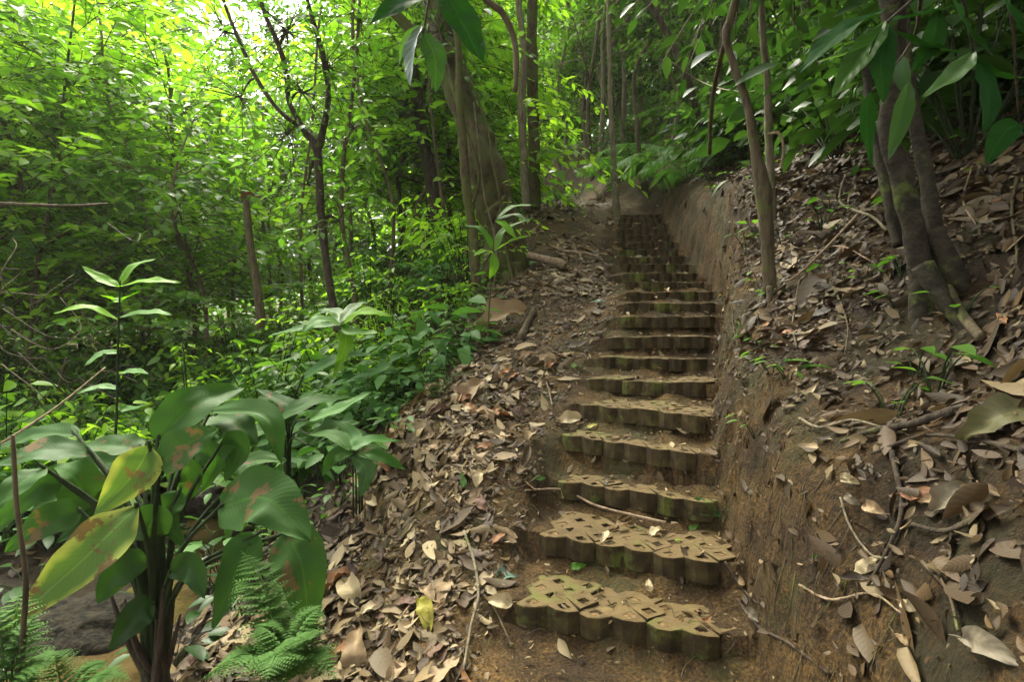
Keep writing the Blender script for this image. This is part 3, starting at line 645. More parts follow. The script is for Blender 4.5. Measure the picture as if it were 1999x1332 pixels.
for a_ in HL:
    m_ = a_[5] or DRY[a_[4]]; hand_leaf(a_[0], a_[1], a_[2], a_[3], a_[4], m_, a_[6], a_[7], a_[8])
# ---------------------------------------------------------------- wooden things on the ground
def stick(name, pts, r, matl, label, cat='stick', group='sticks and roots on the ground', n=24, rough=.1, lift=.015, ns=7):
    """pts: (px, py) on the ground or (px, py, depth)"""
    Q = []
    for p in pts:
        if len(p) == 2: g = G(*p); g[2] += lift
        else: g = P(*p)
        Q.append(g)
    Q = np.array(Q); rr = np.linspace(r[0], r[1], len(Q)) if len(r) == 2 else r
    base = Q[0].copy(); mb = MB(); tube(mb, Q - base, rr, n, ns, rough); o = mb.build(name, matl); o.location = base
    return tag(o, label, cat, group)
stick('fallen_stick', [(1025, 972), (1100, 978), (1160, 1000), (1230, 1020), (1300, 1036)], (.006, .008), BK_TAN, 'long pale stick lying across the second step', lift=.04)
stick('fallen_stick', [(905, 1052), (925, 1110), (934, 1180), (920, 1240), (905, 1330)], (.009, .006), BK_PALE, 'greenish branching twig at the bottom of the slope', lift=.04)
stick('fallen_stick', [(934, 1165), (965, 1205), (1000, 1280)], (.006, .004), BK_BROWN, 'thin brown twig fanning right from the greenish twig', lift=.03)
stick('fallen_stick', [(810, 1180), (770, 1240), (720, 1325)], (.006, .004), BK_TAN, 'thin pale twig near the yellow leaf', lift=.03)
stick('fallen_stick', [(1060, 735), (1070, 765), (1078, 800)], (.006, .004), BK_TAN, 'short upright twig left of the fifth step', lift=.03)
stick('fallen_stick', [(1055, 940), (1010, 965), (960, 955)], (.005, .003), BK_BROWN, 'thin crooked twig left of the third step', lift=.03)
stick('fallen_log', [(985, 494, 7.1), (1030, 500, 7.0), (1085, 512, 6.9), (1098, 520, 6.9)], (.045, .06), BK_TAN, 'pale fallen log piece beside the mossy tree', 'log', 'fallen wood pieces beside the path', 16, .15, ns=12)
stick('fallen_log', [(1018, 668), (1028, 640), (1042, 612)], (.045, .035), BK_BROWN, 'short broken log standing against the path edge', 'log', 'fallen wood pieces beside the path', 12, .2, lift=.03, ns=12)
stick('fallen_log', [(1100, 495), (1140, 498), (1170, 505)], (.03, .02), BK_TAN, 'flat pale bark strip on the path left of the stairs', 'log', 'fallen wood pieces beside the path', 12, .2, lift=.02)
stick('exposed_root', [(1640, 990), (1660, 1050), (1700, 1105), (1740, 1112)], (.004, .004), BK_PALE, 'thin pale root looping down to the lodged leaf', 'root', lift=.03)
stick('exposed_root', [(1860, 820), (1780, 845), (1700, 860), (1640, 880)], (.018, .007), BK_DARK, 'thick dark root running across the right bank', 'root', lift=.03)
stick('exposed_root', [(1740, 270), (1690, 300), (1660, 380), (1655, 420)], (.01, .008), BK_PALE, 'pale crooked root hanging above the hillside litter', 'root')
stick('exposed_root', [(1720, 380), (1640, 470), (1560, 550), (1530, 565)], (.012, .007), BK_TAN, 'long pale stick leaning down the hillside between the trees', 'stick', lift=.05)
stick('exposed_root', [(1840, 560), (1870, 620), (1915, 680)], (.03, .02), BK_BROWN, 'brown root reaching right from the dark tree', 'root', lift=.04)
stick('exposed_root', [(1650, 355), (1640, 410), (1700, 440), (1730, 470)], (.009, .009), BK_PALE, 'looping pale root left of the dark tree', 'root', lift=.06)
stick('exposed_root', [(1560, 560), (1548, 640), (1555, 690)], (.008, .006), BK_BROWN, 'thin root running down the bank from the forked sapling', 'root', lift=.03)
stick('exposed_root', [(1620, 1332), (1540, 1270), (1480, 1240), (1440, 1180)], (.006, .005), BK_DARK, 'dark thin root along the foot of the bank', 'root', lift=.02)
stick('exposed_root', [(1415, 1115), (1450, 1160), (1478, 1190)], (.006, .004), BK_DARK, 'short dark root beside the right end of the lowest step', 'root', lift=.02)
stick('exposed_root', [(1740, 900), (1760, 1010), (1730, 1100), (1690, 1170)], (.010, .004), BK_DARK, 'dark root hanging down the middle of the right bank', 'root', lift=.03)
stick('dead_branch', [(-20, 880, 3.2), (60, 830, 3.3), (130, 780, 3.5), (205, 718, 3.8)], (.008, .005), BK_TAN, 'thin dry branch slanting up behind the big leaves', 'branch', 'dry sticks at the left side')
stick('dead_branch', [(25, 850, 1.75), (32, 980, 1.75), (50, 1130, 1.75), (45, 1240, 1.75), (35, 1420, 1.75)], (.007, .009), BK_BROWN, 'prickly brown stem standing close at the left edge', 'branch', 'dry sticks at the left side')
stick('dead_branch', [(-30, 396, 5), (60, 400, 5), (140, 402, 5.1), (210, 398, 5.3)], (.02, .012), BK_BROWN, 'horizontal dead branch at the left edge above the thicket', 'branch', 'dry sticks at the left side')
r_ = random.Random(5)
for k in range(16):   # tangle at the left edge
    x0 = r_.uniform(-40, 180); y0 = r_.uniform(560, 760); pts = [(x0, y0, 4.5)]
    for j in range(4): x0 += r_.uniform(-60, 90); y0 += r_.uniform(-60, 70); pts.append((x0, y0, 4.5 + r_.uniform(-.3, .3)))
    stick('liana', pts, (.005, .003), BK_BROWN if k % 2 else BK_DARK, None, 'liana', 'tangle of thin dry lianas at the left edge', 24, .1)
for o in [o for o in bpy.data.objects if o.name.startswith('liana')]: o['label'] = 'thin dry liana looping in the brown tangle at the left edge'
# rocks
def rock(p, s, label, seed):
    n = 26; th = np.linspace(0, math.pi, n); ph = np.linspace(0, 2 * math.pi, 2 * n, endpoint=False); T_, F_ = np.meshgrid(th, ph, indexing='ij')
    d = np.stack([np.sin(T_) * np.cos(F_), np.sin(T_) * np.sin(F_), np.cos(T_)], -1)
    r = 1 + .35 * fbm(d[..., 0] * 1.7 + seed, d[..., 1] * 1.7 + d[..., 2] * 1.3 + seed, 4)
    V = d * r[..., None] * np.array(s); m = 2 * n
    a, b = np.meshgrid(np.arange(n - 1), np.arange(m), indexing='ij'); b2 = (b + 1) % m
    mb = MB(); mb.add(V.reshape(-1, 3), [np.stack([a * m + b, (a + 1) * m + b, (a + 1) * m + b2, a * m + b2], -1).reshape(-1, 4)])
    o = mb.build('rock', ROCK); o.location = p; return tag(o, label, 'rock', 'rocks by the creek')
rock(P(120, 1230, 2.9) + np.array([-.1, .3, -.2]), (.42, .3, .2), 'dark wet boulder beside the creek below the yellowing leaf', 1)
rock(P(410, 975, 4.6), (.26, .22, .17), 'smooth grey boulder behind the big leaf plant', 5)
rock(P(700, 640, 9), (.3, .3, .16), 'grey stone in the undergrowth beyond the plants', 9)
# ---------------------------------------------------------------- generic vegetation
LT = {'a': leafT(4, .42, .25, .22, 'lance'), 'b': leafT(4, .52, .2, .18, 'ovate'), 'c': leafT(4, .3, .3, .3, 'lance'), 'lo': leafT(3, .5, .25, .2, 'lance')}
def twig_leaves(mb, P0, dirv, L, ls, r, T, sp=.6, droop=.35, wood=None, up=None):
    """leaves alternating along a drooping twig"""
    n = max(3, int(L / (ls * sp))); t = np.linspace(.12, 1, n)
    dirv = nrm(dirv); side = nrm(np.cross(dirv, (0, 0, 1.)) + 1e-4)
    pts = P0 + dirv * (t * L)[:, None] + np.array([0, 0, -1.]) * (droop * L * t ** 2)[:, None] + side * (r.normal(0, .04) * L * np.sin(t * 3))[:, None]
    sg = np.where(np.arange(n) % 2 == 0, 1., -1.)[:, None]
    d = nrm(dirv * .55 + side * sg * .8 + r.normal(0, .22, (n, 3)) + np.array([0, 0, -.25])); d[-1] = nrm(dirv + np.array([0, 0, -.6]))
    nn = nrm(np.array([0, 0, 1.]) + r.normal(0, .38, (n, 3)))
    scatter(mb, T, pts, d, nn, ls * np.exp(r.normal(0, .22, n)) * (.75 + .35 * np.sin(t * 2.6)))
    if wood is not None: tube(wood, np.vstack([P0, pts[n // 2], pts[-1]]), [ls * .045, ls * .035, ls * .02], ns=3, smooth=False)
def tree_variant(name, Ht, rad, nl, ntw, ls, T, leafm, barkm, seed, trunk_r=.045, lo=.15, spread=1.2, label=None, bare=0):
    r = np.random.default_rng(seed); rt = root(name, (0, 0, 0)); wood = MB(); lf = MB()
    k = 6; pts = np.array([[0, 0, -.3]] + [[r.normal(0, .12) * i, r.normal(0, .12) * i, Ht * i / (k - 1)] for i in range(1, k)])
    tube(wood, pts, np.linspace(trunk_r, trunk_r * .3, k), 22, 8, .12)
    tp = smooth_path(pts, 100)
    for i in range(nl):
        f = lo + (1 - lo) * (i + r.random()) / nl; p = tp[int(f * 99)]; a = i * 2.4 + r.normal(0, .4); el = r.uniform(.0, .7)
        L = spread * rad * (1.15 - .75 * f) * r.uniform(.7, 1.2); dv = np.array([math.cos(a) * math.cos(el), math.sin(a) * math.cos(el), math.sin(el)])
        e = p + dv * L; mid = p + dv * L * .5 + np.array([0, 0, .08 * L])
        tube(wood, [p, mid, e], [trunk_r * .35 * (1.2 - f), trunk_r * .22, trunk_r * .08], 6, 4)
        for j in range(ntw):
            u = r.uniform(.25, 1); q = p + (e - p) * u + np.array([0, 0, .08 * L * math.sin(u * 3.1)]); b = a + r.normal(0, .9)
            twig_leaves(lf, q, (math.cos(b), math.sin(b), r.uniform(-.3, .6)), L * r.uniform(.35, .6) + ls * 2, ls, r, T, wood=wood if ls > .06 else None)
    wood.build('trunk', barkm, rt); lf.build('crown', leafm, rt); return rt
def shrub_variant(name, Ht, n, ls, T, leafm, barkm, seed, sp=.6):
    r = np.random.default_rng(seed); rt = root(name, (0, 0, 0)); wood = MB(); lf = MB()
    for i in range(n):
        a = i * 2.4 + r.normal(0, .3); el = r.uniform(.7, 1.45); L = Ht * r.uniform(.6, 1.05); dv = np.array([math.cos(a) * math.cos(el), math.sin(a) * math.cos(el), math.sin(el)])
        e = dv * L; mid = dv * L * .5 + np.array([0, 0, .1 * L]); tube(wood, [(0, 0, -.05), mid, e], [.008, .006, .003], 6, 4)
        for j in range(5):
            u = r.uniform(.3, 1); q = mid * (2 * u * (1 - u)) + e * u * u; b = a + r.normal(0, 1.1)
            twig_leaves(lf, q, (math.cos(b), math.sin(b), r.uniform(-.1, .7)), ls * r.uniform(2.2, 4), ls, r, T, sp)
    wood.build('stems', barkm, rt); lf.build('foliage', leafm, rt); return rt
def herb_variant(name, n, ls, T, leafm, seed, hgt=.25, bend=.6):
    """a rosette or upright herb with n stalked leaves"""
    r = np.random.default_rng(seed); rt = root(name, (0, 0, 0)); wood = MB(); lf = MB()
    for i in range(n):
        a = i * 2.4 + r.normal(0, .25); h = hgt * r.uniform(.5, 1.1); o = bend * h
        e = np.array([math.cos(a) * o, math.sin(a) * o, h]); tube(wood, [(0, 0, -.03), e * .5 + np.array([0, 0, h * .15]), e], [.004, .0035, .002], 5, 4)
        d = nrm(np.array([[math.cos(a), math.sin(a), r.uniform(-.25, .35)]])); nn = nrm(np.array([[-math.cos(a) * .3, -math.sin(a) * .3, 1]]) + r.normal(0, .2, (1, 3)))
        scatter(lf, T, [e], d, nn, ls * r.uniform(.7, 1.2))
    wood.build('stems', BK_GREEN, rt); lf.build('foliage', leafm, rt); return rt
def frond(mb, pts, npin, plen, r, sub=True):
    p = smooth_path(pts, npin + 2); T_ = nrm(np.gradient(p, axis=0)); 
    pl = leafT(3, .26, .1, .1, 'lance')
    for i in range(1, npin + 1):
        t = i / npin; L = plen * (math.sin(math.pi * min(1, t * .8 + .18)) ** .8) * (1.02 - t * .6)
        up = np.array([0, 0, 1.]); side = nrm(np.cross(T_[i], up))
        for s in (-1, 1):
            d = nrm(side * s + T_[i] * .45 + np.array([0, 0, -.15]) + r.normal(0, .04, 3))
            if not sub: scatter(mb, pl, [p[i]], [d], [up], L); continue
            m = 8; tt = np.linspace(.06, .97, m); q = p[i] + d * (tt * L)[:, None] + np.array([0, 0, -.12]) * (tt ** 2 * L)[:, None]
            sd_ = nrm(np.cross(d, up)); ll = L * .33 * (1.05 - tt)
            for s2 in (-1, 1): scatter(mb, leafT(2, .5, .1, .05, 'lance'), q, nrm(sd_ * s2 + d * .5)[None] * np.ones((m, 1)), nrm(up + r.normal(0, .1, (m, 3))), ll + .004)
def fern(p0, tips, plen, label, npin=16, leafm=None, sub=True, seed=0, group='ferns around the clearing'):
    r = np.random.default_rng(seed); p0 = np.array(p0); rt = root('fern', p0, label, 'fern', group)
    for tip in tips:
        tip = np.array(tip) - p0; mid = tip * .5 + np.array([0, 0, .35 * np.linalg.norm(tip[:2]) * .5 + .04]); pts = [np.zeros(3), mid, tip]
        mb = MB(); frond(mb, pts, npin, plen, r, sub); tube(mb, pts, [.003, .0025, .001], 14, 4); mb.build('frond', leafm or LF_FERN, rt)
    return rt
def palm_variant(seed, n=9, L=1.1):
    r = np.random.default_rng(seed); rt = root('palm', (0, 0, 0)); pl = leafT(5, .14, .3, .35, 'lance')
    lf = MB(); wd = MB()
    for k in range(n):
        a = k * 2.4; el = r.uniform(.5, 1.2); d = np.array([math.cos(a), math.sin(a), 0.]); ll = L * r.uniform(.75, 1.1)
        pts = smooth_path([np.zeros(3), d * ll * .4 + np.array([0, 0, ll * .55 * el]), d * ll * .95 + np.array([0, 0, ll * .35 * el])], 22); T_ = nrm(np.gradient(pts, axis=0))
        tube(wd, pts, np.linspace(.009, .003, 22), ns=4, smooth=False)
        for s in (-1, 1):
            sd_ = nrm(np.cross(T_, (0, 0, 1.))); sl_ = slice(4, 22)
            dd = nrm(sd_[sl_] * s + T_[sl_] * .7 + np.array([0, 0, -.15])); scatter(lf, pl, pts[sl_], dd, np.array([0, 0, 1.]) + r.normal(0, .12, dd.shape), ll * .42 * np.sin(np.linspace(.5, 2.7, 18)))
    wd.build('stalks', BK_GREEN, rt); lf.build('fronds', LF_COOL, rt); return rt
def place_set(variants, spots, cat, group, labelfmt):
    out = []; used = set()
    for i, (x, y, s, rz) in enumerate(spots):
        v = variants[i % len(variants)]
        if id(v) in used: o = copy_tree(v)
        else: used.add(id(v)); o = v
        o.location = (x, y, float(H(x, y)) - .03); o.scale = (s, s, s); o.rotation_euler = (0, 0, rz); tag(o, '', cat, group); out.append(o)
    number_group(out, labelfmt); return out
def spots_px(n, px, d, s, seed, avoid=None, power=1.):
    r = np.random.default_rng(seed); out = []; k = 0
    while len(out) < n and k < n * 60:
        k += 1; D = d[0] + (d[1] - d[0]) * r.random() ** power; X = (r.uniform(*px) - CX) / F * D
        if avoid is not None and avoid(X, D): continue
        out.append((X, D, r.uniform(*s), r.uniform(0, 6.28)))
    return out
onpath = lambda x, y: (x > stl(y) - (1.2 if y < 8 else .9)) and (x < cutT(y) + .1)
# understory trees upper left -- bright
TA = [tree_variant('understory_tree', 6.5, 1.9, 26, 10, .165, LT['b'], LF_BRIGHT, BK_BROWN, 31), tree_variant('understory_tree', 7.5, 2.2, 28, 10, .175, LT['a'], LF_BRIGHT, BK_DARK, 32), tree_variant('understory_tree', 6, 1.9, 22, 7, .24, LT['b'], LF_BRIGHT, BK_BROWN, 34),
      tree_variant('understory_tree', 5.2, 1.7, 24, 10, .15, LT['b'], LF_MID, BK_BROWN, 33)]
def skyhole(x, y):
    px = CX + F * x / y; return (400 < px < 780 and y < 16) or (760 < px < 1080 and y < 9.) or onpath(x, y)
place_set(TA, spots_px(36, (-250, 930), (8, 17), (.85, 1.25), 71, skyhole), 'tree', 'bright leafy understory trees left of the path', 'bright green leafy understory tree beyond the creek, %s')
TB = [tree_variant('slender_tree', 9, 1.9, 24, 9, .17, LT['a'], LF_MID, BK_PALE, 41, .06, .3), tree_variant('slender_tree', 8, 2.0, 24, 9, .16, LT['c'], LF_MID, BK_BROWN, 42, .05, .25)]
place_set(TB, spots_px(26, (380, 1250), (13, 24), (.9, 1.4), 72, lambda x, y: onpath(x, y) and y < 13), 'tree', 'slender trees at the far end of the path', 'slender mid green tree in the hazy background, %s')
TC = [tree_variant('hillside_tree', 7, 2.0, 24, 9, .16, LT['a'], LF_DARK, BK_DARK, 51, .06, .12), tree_variant('hillside_tree', 6.5, 1.8, 24, 9, .15, LT['b'], LF_MID, BK_PALE, 52, .05, .15)]
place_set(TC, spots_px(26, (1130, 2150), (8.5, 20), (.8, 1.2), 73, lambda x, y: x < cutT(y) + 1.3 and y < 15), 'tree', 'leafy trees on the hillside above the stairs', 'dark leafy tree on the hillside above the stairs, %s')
TD = [tree_variant('forest_tree', 15, 4.2, 28, 11, .42, LT['lo'], LF_MID, BK_BROWN, 61, .16, .12), tree_variant('forest_tree', 13, 4., 26, 11, .4, LT['lo'], LF_BRIGHT, BK_BROWN, 62, .14, .1)]
place_set(TD, spots_px(30, (-300, 2300), (22, 46), (.8, 1.15), 74, lambda x, y: 420 < CX + F * x / y < 780 and random.random() < .9), 'tree', 'tall forest trees far behind', 'tall forest tree far behind the path, %s')
TE = [tree_variant('shade_tree', 11, 4.2, 26, 9, .34, LT['lo'], LF_DARK, BK_DARK, 63, .14, .5, spread=1.1)]  # mostly out of view, added to darken the right side and foreground
place_set(TE, [(4.2, 2.6, .85, 3.3), (4.6, 1.2, .9, 0), (3.6, -2.5, 1, 1), (7.2, 4.5, .95, 2), (8, -1, 1, 3), (6.5, 8.4, .9, 4), (1, -6, 1.1, 5), (11, 6, 1, 6), (11, 10, 1, 2.3), (5.4, -5.5, 1, 1.4), (-3.5, -6.5, 1, .4), (9.5, 13, 1, 5)], 'tree', 'tall canopy trees added to shade the hillside', 'tall dark canopy tree added to shade the hillside from the right, %s')
# shrubs
SA = [shrub_variant('shrub', 1.3, 14, .1, LT['a'], LF_MID, BK_GREEN, 81), shrub_variant('shrub', 1.0, 14, .12, LT['b'], LF_COOL, BK_GREEN, 82), shrub_variant('shrub', 1.6, 16, .09, LT['c'], LF_BRIGHT, BK_GREEN, 83)]
place_set(SA, spots_px(60, (-150, 960), (5.8, 13), (.6, 1.2), 75, lambda x, y: onpath(x, y) or (x > stl(y) - 1.7 and y < 6)), 'shrub', 'shrubs of the valley undergrowth', 'leafy green shrub in the undergrowth left of the path, %s')
SB = [shrub_variant('shrub', 1.2, 14, .12, LT['a'], LF_DARK, BK_GREEN, 84), shrub_variant('shrub', 1.0, 12, .13, LT['b'], LF_MID, BK_GREEN, 85)]
SD = [shrub_variant('shrub', 1.1, 12, .17, LT['a'], LF_MID, BK_GREEN, 86, .7), shrub_variant('shrub', 1.3, 12, .15, LT['b'], LF_BRIGHT, BK_GREEN, 87, .7), shrub_variant('shrub', .8, 12, .18, LT['b'], LF_COOL, BK_GREEN, 88, .7)]
place_set(SD, spots_px(54, (-100, 900), (4.6, 8.5), (.55, 1.1), 175, lambda x, y: onpath(x, y) or x > stl(y) - 1.6 or H(x, y) < WZ + .05), 'shrub', 'large-leaved shrubs beyond the creek', 'larger-leaved green shrub beyond the creek, %s')
SE = [shrub_variant('shrub', 1.25, 14, .2, LT['a'], LF_DARK, BK_GREEN, 89, .7)]
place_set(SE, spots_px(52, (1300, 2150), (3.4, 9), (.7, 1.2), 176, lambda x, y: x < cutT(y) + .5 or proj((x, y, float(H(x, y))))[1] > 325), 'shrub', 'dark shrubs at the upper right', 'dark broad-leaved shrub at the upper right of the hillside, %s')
place_set(SB, spots_px(60, (1060, 2080), (6.3, 17), (.7, 1.2), 76, lambda x, y: x < cutT(y) + .35 or y < 6.5), 'shrub', 'shrubs on top of the hillside', 'green shrub on the hillside above the cut bank, %s')
# herbs
HA = [herb_variant('herb', 10, .2, LT['a'], LF_COOL, 91, .3), herb_variant('herb', 7, .14, LT['b'], LF_MID, 92, .22, .8), herb_variant('herb', 12, .12, LT['c'], LF_COOL, 93, .4, .4)]
place_set(HA, spots_px(58, (380, 980), (3.8, 9), (.7, 1.3), 77, lambda x, y: x > stl(y) - 1.25), 'herb', 'herbs along the edge of the leaf slope', 'low broad-leaved herb along the edge of the leaf slope, %s')
HB = [herb_variant('herb', 8, .15, LT['a'], LF_COOL, 94, .28), herb_variant('herb', 10, .12, LT['b'], LF_DARK, 95, .3)]
place_set(HB, spots_px(44, (-60, 520), (3.2, 7), (.7, 1.5), 78, lambda x, y: H(x, y) < WZ + .03), 'herb', 'herbs on the dark valley floor', 'small herb on the dark floor beyond the creek, %s')
HC = [herb_variant('seedling', 5, .09, LT['b'], LF_MID, 96, .14, .6)]
HB2 = [herb_variant('herb', 11, .17, LT['a'], LF_DARK, 99, .2, .9)]
place_set(HB2, [(-1.75, 2.75, 1, 0), (-1.6, 3.1, .9, 1), (-2.3, 3.0, 1.1, 2), (-2.75, 3.3, 1.2, 3), (-2.6, 2.8, 1, 4), (-3.2, 3.6, 1.3, 5), (-1.9, 3.5, 1, 6), (-3.0, 4.4, 1.2, 1), (-3.6, 4.2, 1.3, 2), (-2.2, 2.45, .8, 3)], 'herb', 'dark herbs around the creek', 'dark drooping herb beside the muddy creek, %s')
place_set(HC, spots_px(40, (1440, 1990), (2.2, 6.), (.6, 1.5), 79, lambda x, y: x < cutT(y) + .2), 'seedling', 'seedlings on the right hillside', 'small green seedling on the littered hillside, %s')
place_set([herb_variant('herb', 10, .2, LT['a'], LF_MID, 98, .35)], [(.6, 12.2, 1.3, 0), (1.1, 12.8, 1.2, 1), (.2, 11.4, 1.1, 2), (1.6, 13.2, 1.3, 3), (.0, 12.8, 1.4, 4), (.5, 14, 1.5, 5), (1.3, 14.5, 1.5, 6), (2.0, 12.4, 1.2, 1), (.9, 15.5, 1.6, 2)], 'herb', 'herbs at the far end of the path', 'green herb on the reddish soil where the path ends, %s')
HD = [herb_variant('seedling', 6, .1, LT['a'], LF_MID, 97, .12, .9)]
r_e = np.random.default_rng(31); ye = r_e.uniform(2.4, 10.5, 18)
place_set(HD, [(float(cutT(y)) + r_e.uniform(-.12, .15), float(y), r_e.uniform(.6, 1.3), r_e.uniform(0, 6)) for y in ye], 'seedling', 'seedlings along the top of the cut bank', 'small green seedling at the top edge of the cut bank, %s')
PV = [palm_variant(101)]
place_set(PV, [((1290 - CX) / F * 11, 11, 1., 0), ((1340 - CX) / F * 9.4, 9.4, .8, 1), ((1230 - CX) / F * 13, 13, 1.1, 2), ((1880 - CX) / F * 5, 5, .8, 2), ((1420 - CX) / F * 8.2, 8.2, .7, 3)], 'palm', 'small palms on the hillside', 'small feathery palm on the hillside above the bank, %s')
# ground cover stuff
def cover(n, reg, dens, ls, matl, label, seed):
    r = np.random.default_rng(seed); x = r.uniform(reg[0], reg[1], n); y = r.uniform(reg[2], reg[3], n); k = r.random(n) < dens(x, y); x, y = x[k], y[k]; m = len(x)
    z = H(x, y) + r.uniform(.02, .34, m); th = r.uniform(0, 6.28, m); d = nrm(np.stack([np.cos(th), np.sin(th), r.uniform(-.4, .3, m)], -1)); nn = nrm(np.array([0, 0, 1.]) + r.normal(0, .35, (m, 3)))
    mb = MB(); scatter(mb, LT['a'], np.stack([x, y, z], -1), d, nn, ls * np.exp(r.normal(0, .3, m))); return tag(mb.build('ground_cover', matl), label, None, kind='stuff')
cover(30000, (-9, 0, 3.6, 14), lambda x, y: np.where((x < stl(y) - 1.35 - .3 * fbm(x, y, 2)) & (H(x, y) > WZ + .05), np.clip(.5 + fbm(x * .9, y * .9, 3) * 1.6, 0, 1), 0), .085, LF_MID, 'low green ground cover on the valley side', 11)
def far_wood():
    r = np.random.default_rng(77); n = 76000; D = r.uniform(38, 62, n); px = r.uniform(-500, 2500, n); X = (px - CX) / F * D
    top = 19 + 5 * fbm(X * .09, D * .05, 3) - 9 * np.exp(-((px - 600) / 170) ** 2) + 9 * sstep((430 - px) / 150); z = H(X, D) + r.random(n) ** .8 * top
    k = fbm(X * .22, z * .3 + D * .1, 3) > -.28; X, D, z = X[k], D[k], z[k]; m = len(X)
    d = nrm(r.normal(0, 1, (m, 3)) * np.array([1, 1, .5])); nn = nrm(np.array([0, 0, .8]) + r.normal(0, .6, (m, 3)))
    mb = MB(); scatter(mb, LT['lo'], np.stack([X, D, z], -1), d, nn, 1.0 * np.exp(r.normal(0, .3, m))); tag(mb.build('distant_wood', LF_MID), 'far-off wall of forest foliage', None, kind='stuff')
far_wood()
cover(14000, (-26, 2, 12, 40), lambda x, y: np.where(x < -.3 - y * .02, .9, 0), .3, LF_MID, 'green ground cover far down the valley', 13)
cover(16000, (-3, 14, 6.5, 22), lambda x, y: np.where(x > cutT(y) + .4, .8, 0), .14, LF_MID, 'green ground cover on the upper hillside', 12)
# ---------------------------------------------------------------- particular trees and saplings, traced as stems at their own depth
def stem_tree(name, d, base, paths, barkm, label, cat='tree', group=None, clumps=(), leafm=None, ls=.11, T='a', ns=10, rough=.12, seed=0, roots=()):
    """paths: list of [(px,py,rpx[,ddepth])...]; clumps: (px,py,ddepth,radius m,leaves)"""
    b = np.array(base); rt = root(name, b, label, cat, group); r = np.random.default_rng(seed + 500); mb = MB()
    for pa in paths:
        Q = np.array([P(p[0], p[1], d + (p[3] if len(p) > 3 else 0)) for p in pa]) - b; rr = np.array([p[2] / F * d for p in pa]); tube(mb, Q, rr, 10 * len(pa), ns, rough)
    trunk_mb = mb
    for pa in roots:
        mb = MB(); Q = np.array([P(p[0], p[1], d + (p[3] if len(p) > 3 else 0)) for p in pa]) - b; rr = np.array([p[2] / F * d for p in pa]); tube(mb, Q, rr, 8 * len(pa), 8, rough); mb.build('root', barkm, rt)
    if clumps:
        lf = MB(); wd = trunk_mb
        for (px, py, dd, Rm, n) in clumps:
            c = P(px, py, d + dd) - b
            allp = np.array([P(p[0], p[1], d + (p[3] if len(p) > 3 else 0)) for pa in paths for p in pa]) - b
            allr = np.array([p[2] / F * d for pa in paths for p in pa]); kk_ = int(np.argmin(np.linalg.norm(allp - c, axis=1)))
            tube(wd, [allp[kk_], (allp[kk_] + c) / 2 + np.array([0, 0, .05]), c], [allr[kk_] * .6, allr[kk_] * .45, .008], 8, 5)
            for i in range(n):
                v = nrm(r.normal(0, 1, 3)) * np.array([1, 1, .6]); q = c + v * Rm * r.random() ** .5
                tube(wd, [c, (c + q) / 2 + r.normal(0, .05, 3) * Rm, q + v * .01], [.007, .005, .003], 5, 3)
                twig_leaves(lf, q, v + np.array([0, 0, .15]), ls * r.uniform(2, 4.5), ls, r, LT[T], wood=wd)
        lf.build('crown', leafm or LF_MID, rt)
    trunk_mb.build('trunk', barkm, rt)
    return rt
# forked dark sapling left of centre
g = G(660, 628, 4); d0 = g[1]
stem_tree('forked_sapling', 6.2, P(658, 640, 6.2), [[(660, 650, 9), (645, 560, 7.5), (628, 430, 7.5), (620, 300, 8), (597, 258, 7)], [(600, 265, 6.5), (565, 200, 5), (560, 150, 5), (545, 90, 5), (515, 20, 4), (500, -60, 3)],
   [(590, 250, 5), (545, 215, 4), (500, 150, 4), (455, 50, 3.5), (430, -20, 3), (410, -90, 3)], [(618, 300, 8), (635, 230, 6), (640, 175, 5), (625, 90, 5), (600, 0, 4), (590, -80, 3)]],
   BK_DARK, 'dark forked sapling with four thin limbs spreading left of centre', clumps=[(560, 60, 0, .7, 40), (440, 60, .2, .7, 36), (640, 130, 0, .55, 28), (560, 260, .1, .5, 18), (470, 190, 0, .5, 20), (600, 360, 0, .35, 12), (660, 430, .1, .4, 10), (590, 180, -.1, .5, 22)], leafm=LF_MID, ls=.11, seed=1)
stem_tree('thin_sapling', 6.8, P(697, 660, 6.8), [[(700, 670, 5), (690, 560, 4.5), (668, 430, 4), (672, 300, 4), (690, 170, 3.5), (700, 40, 3), (705, -60, 2.5)]], BK_BROWN, 'very thin wavy sapling just right of the dark forked sapling', 'tree',
   clumps=[(690, 250, 0, .5, 18), (650, 380, 0, .4, 12), (705, 40, 0, .5, 18)], ls=.12, seed=2)
stem_tree('broken_stump', 7.2, P(508, 600, 7.2), [[(512, 640, 9), (500, 540, 8), (488, 470, 7), (481, 392, 6)]], BK_BROWN, 'slim broken stump with a dead leaf caught on its top', 'stump', seed=3)
o = put_leaf(0, 7.2, .25, 1, 'dark brown', DRY['dark brown'], 0, p=0); o.location = P(490, 388, 7.18); tag(o, 'dark dead leaf caught on top of the slim broken stump', 'fallen leaf', 'single leaves that stand out')
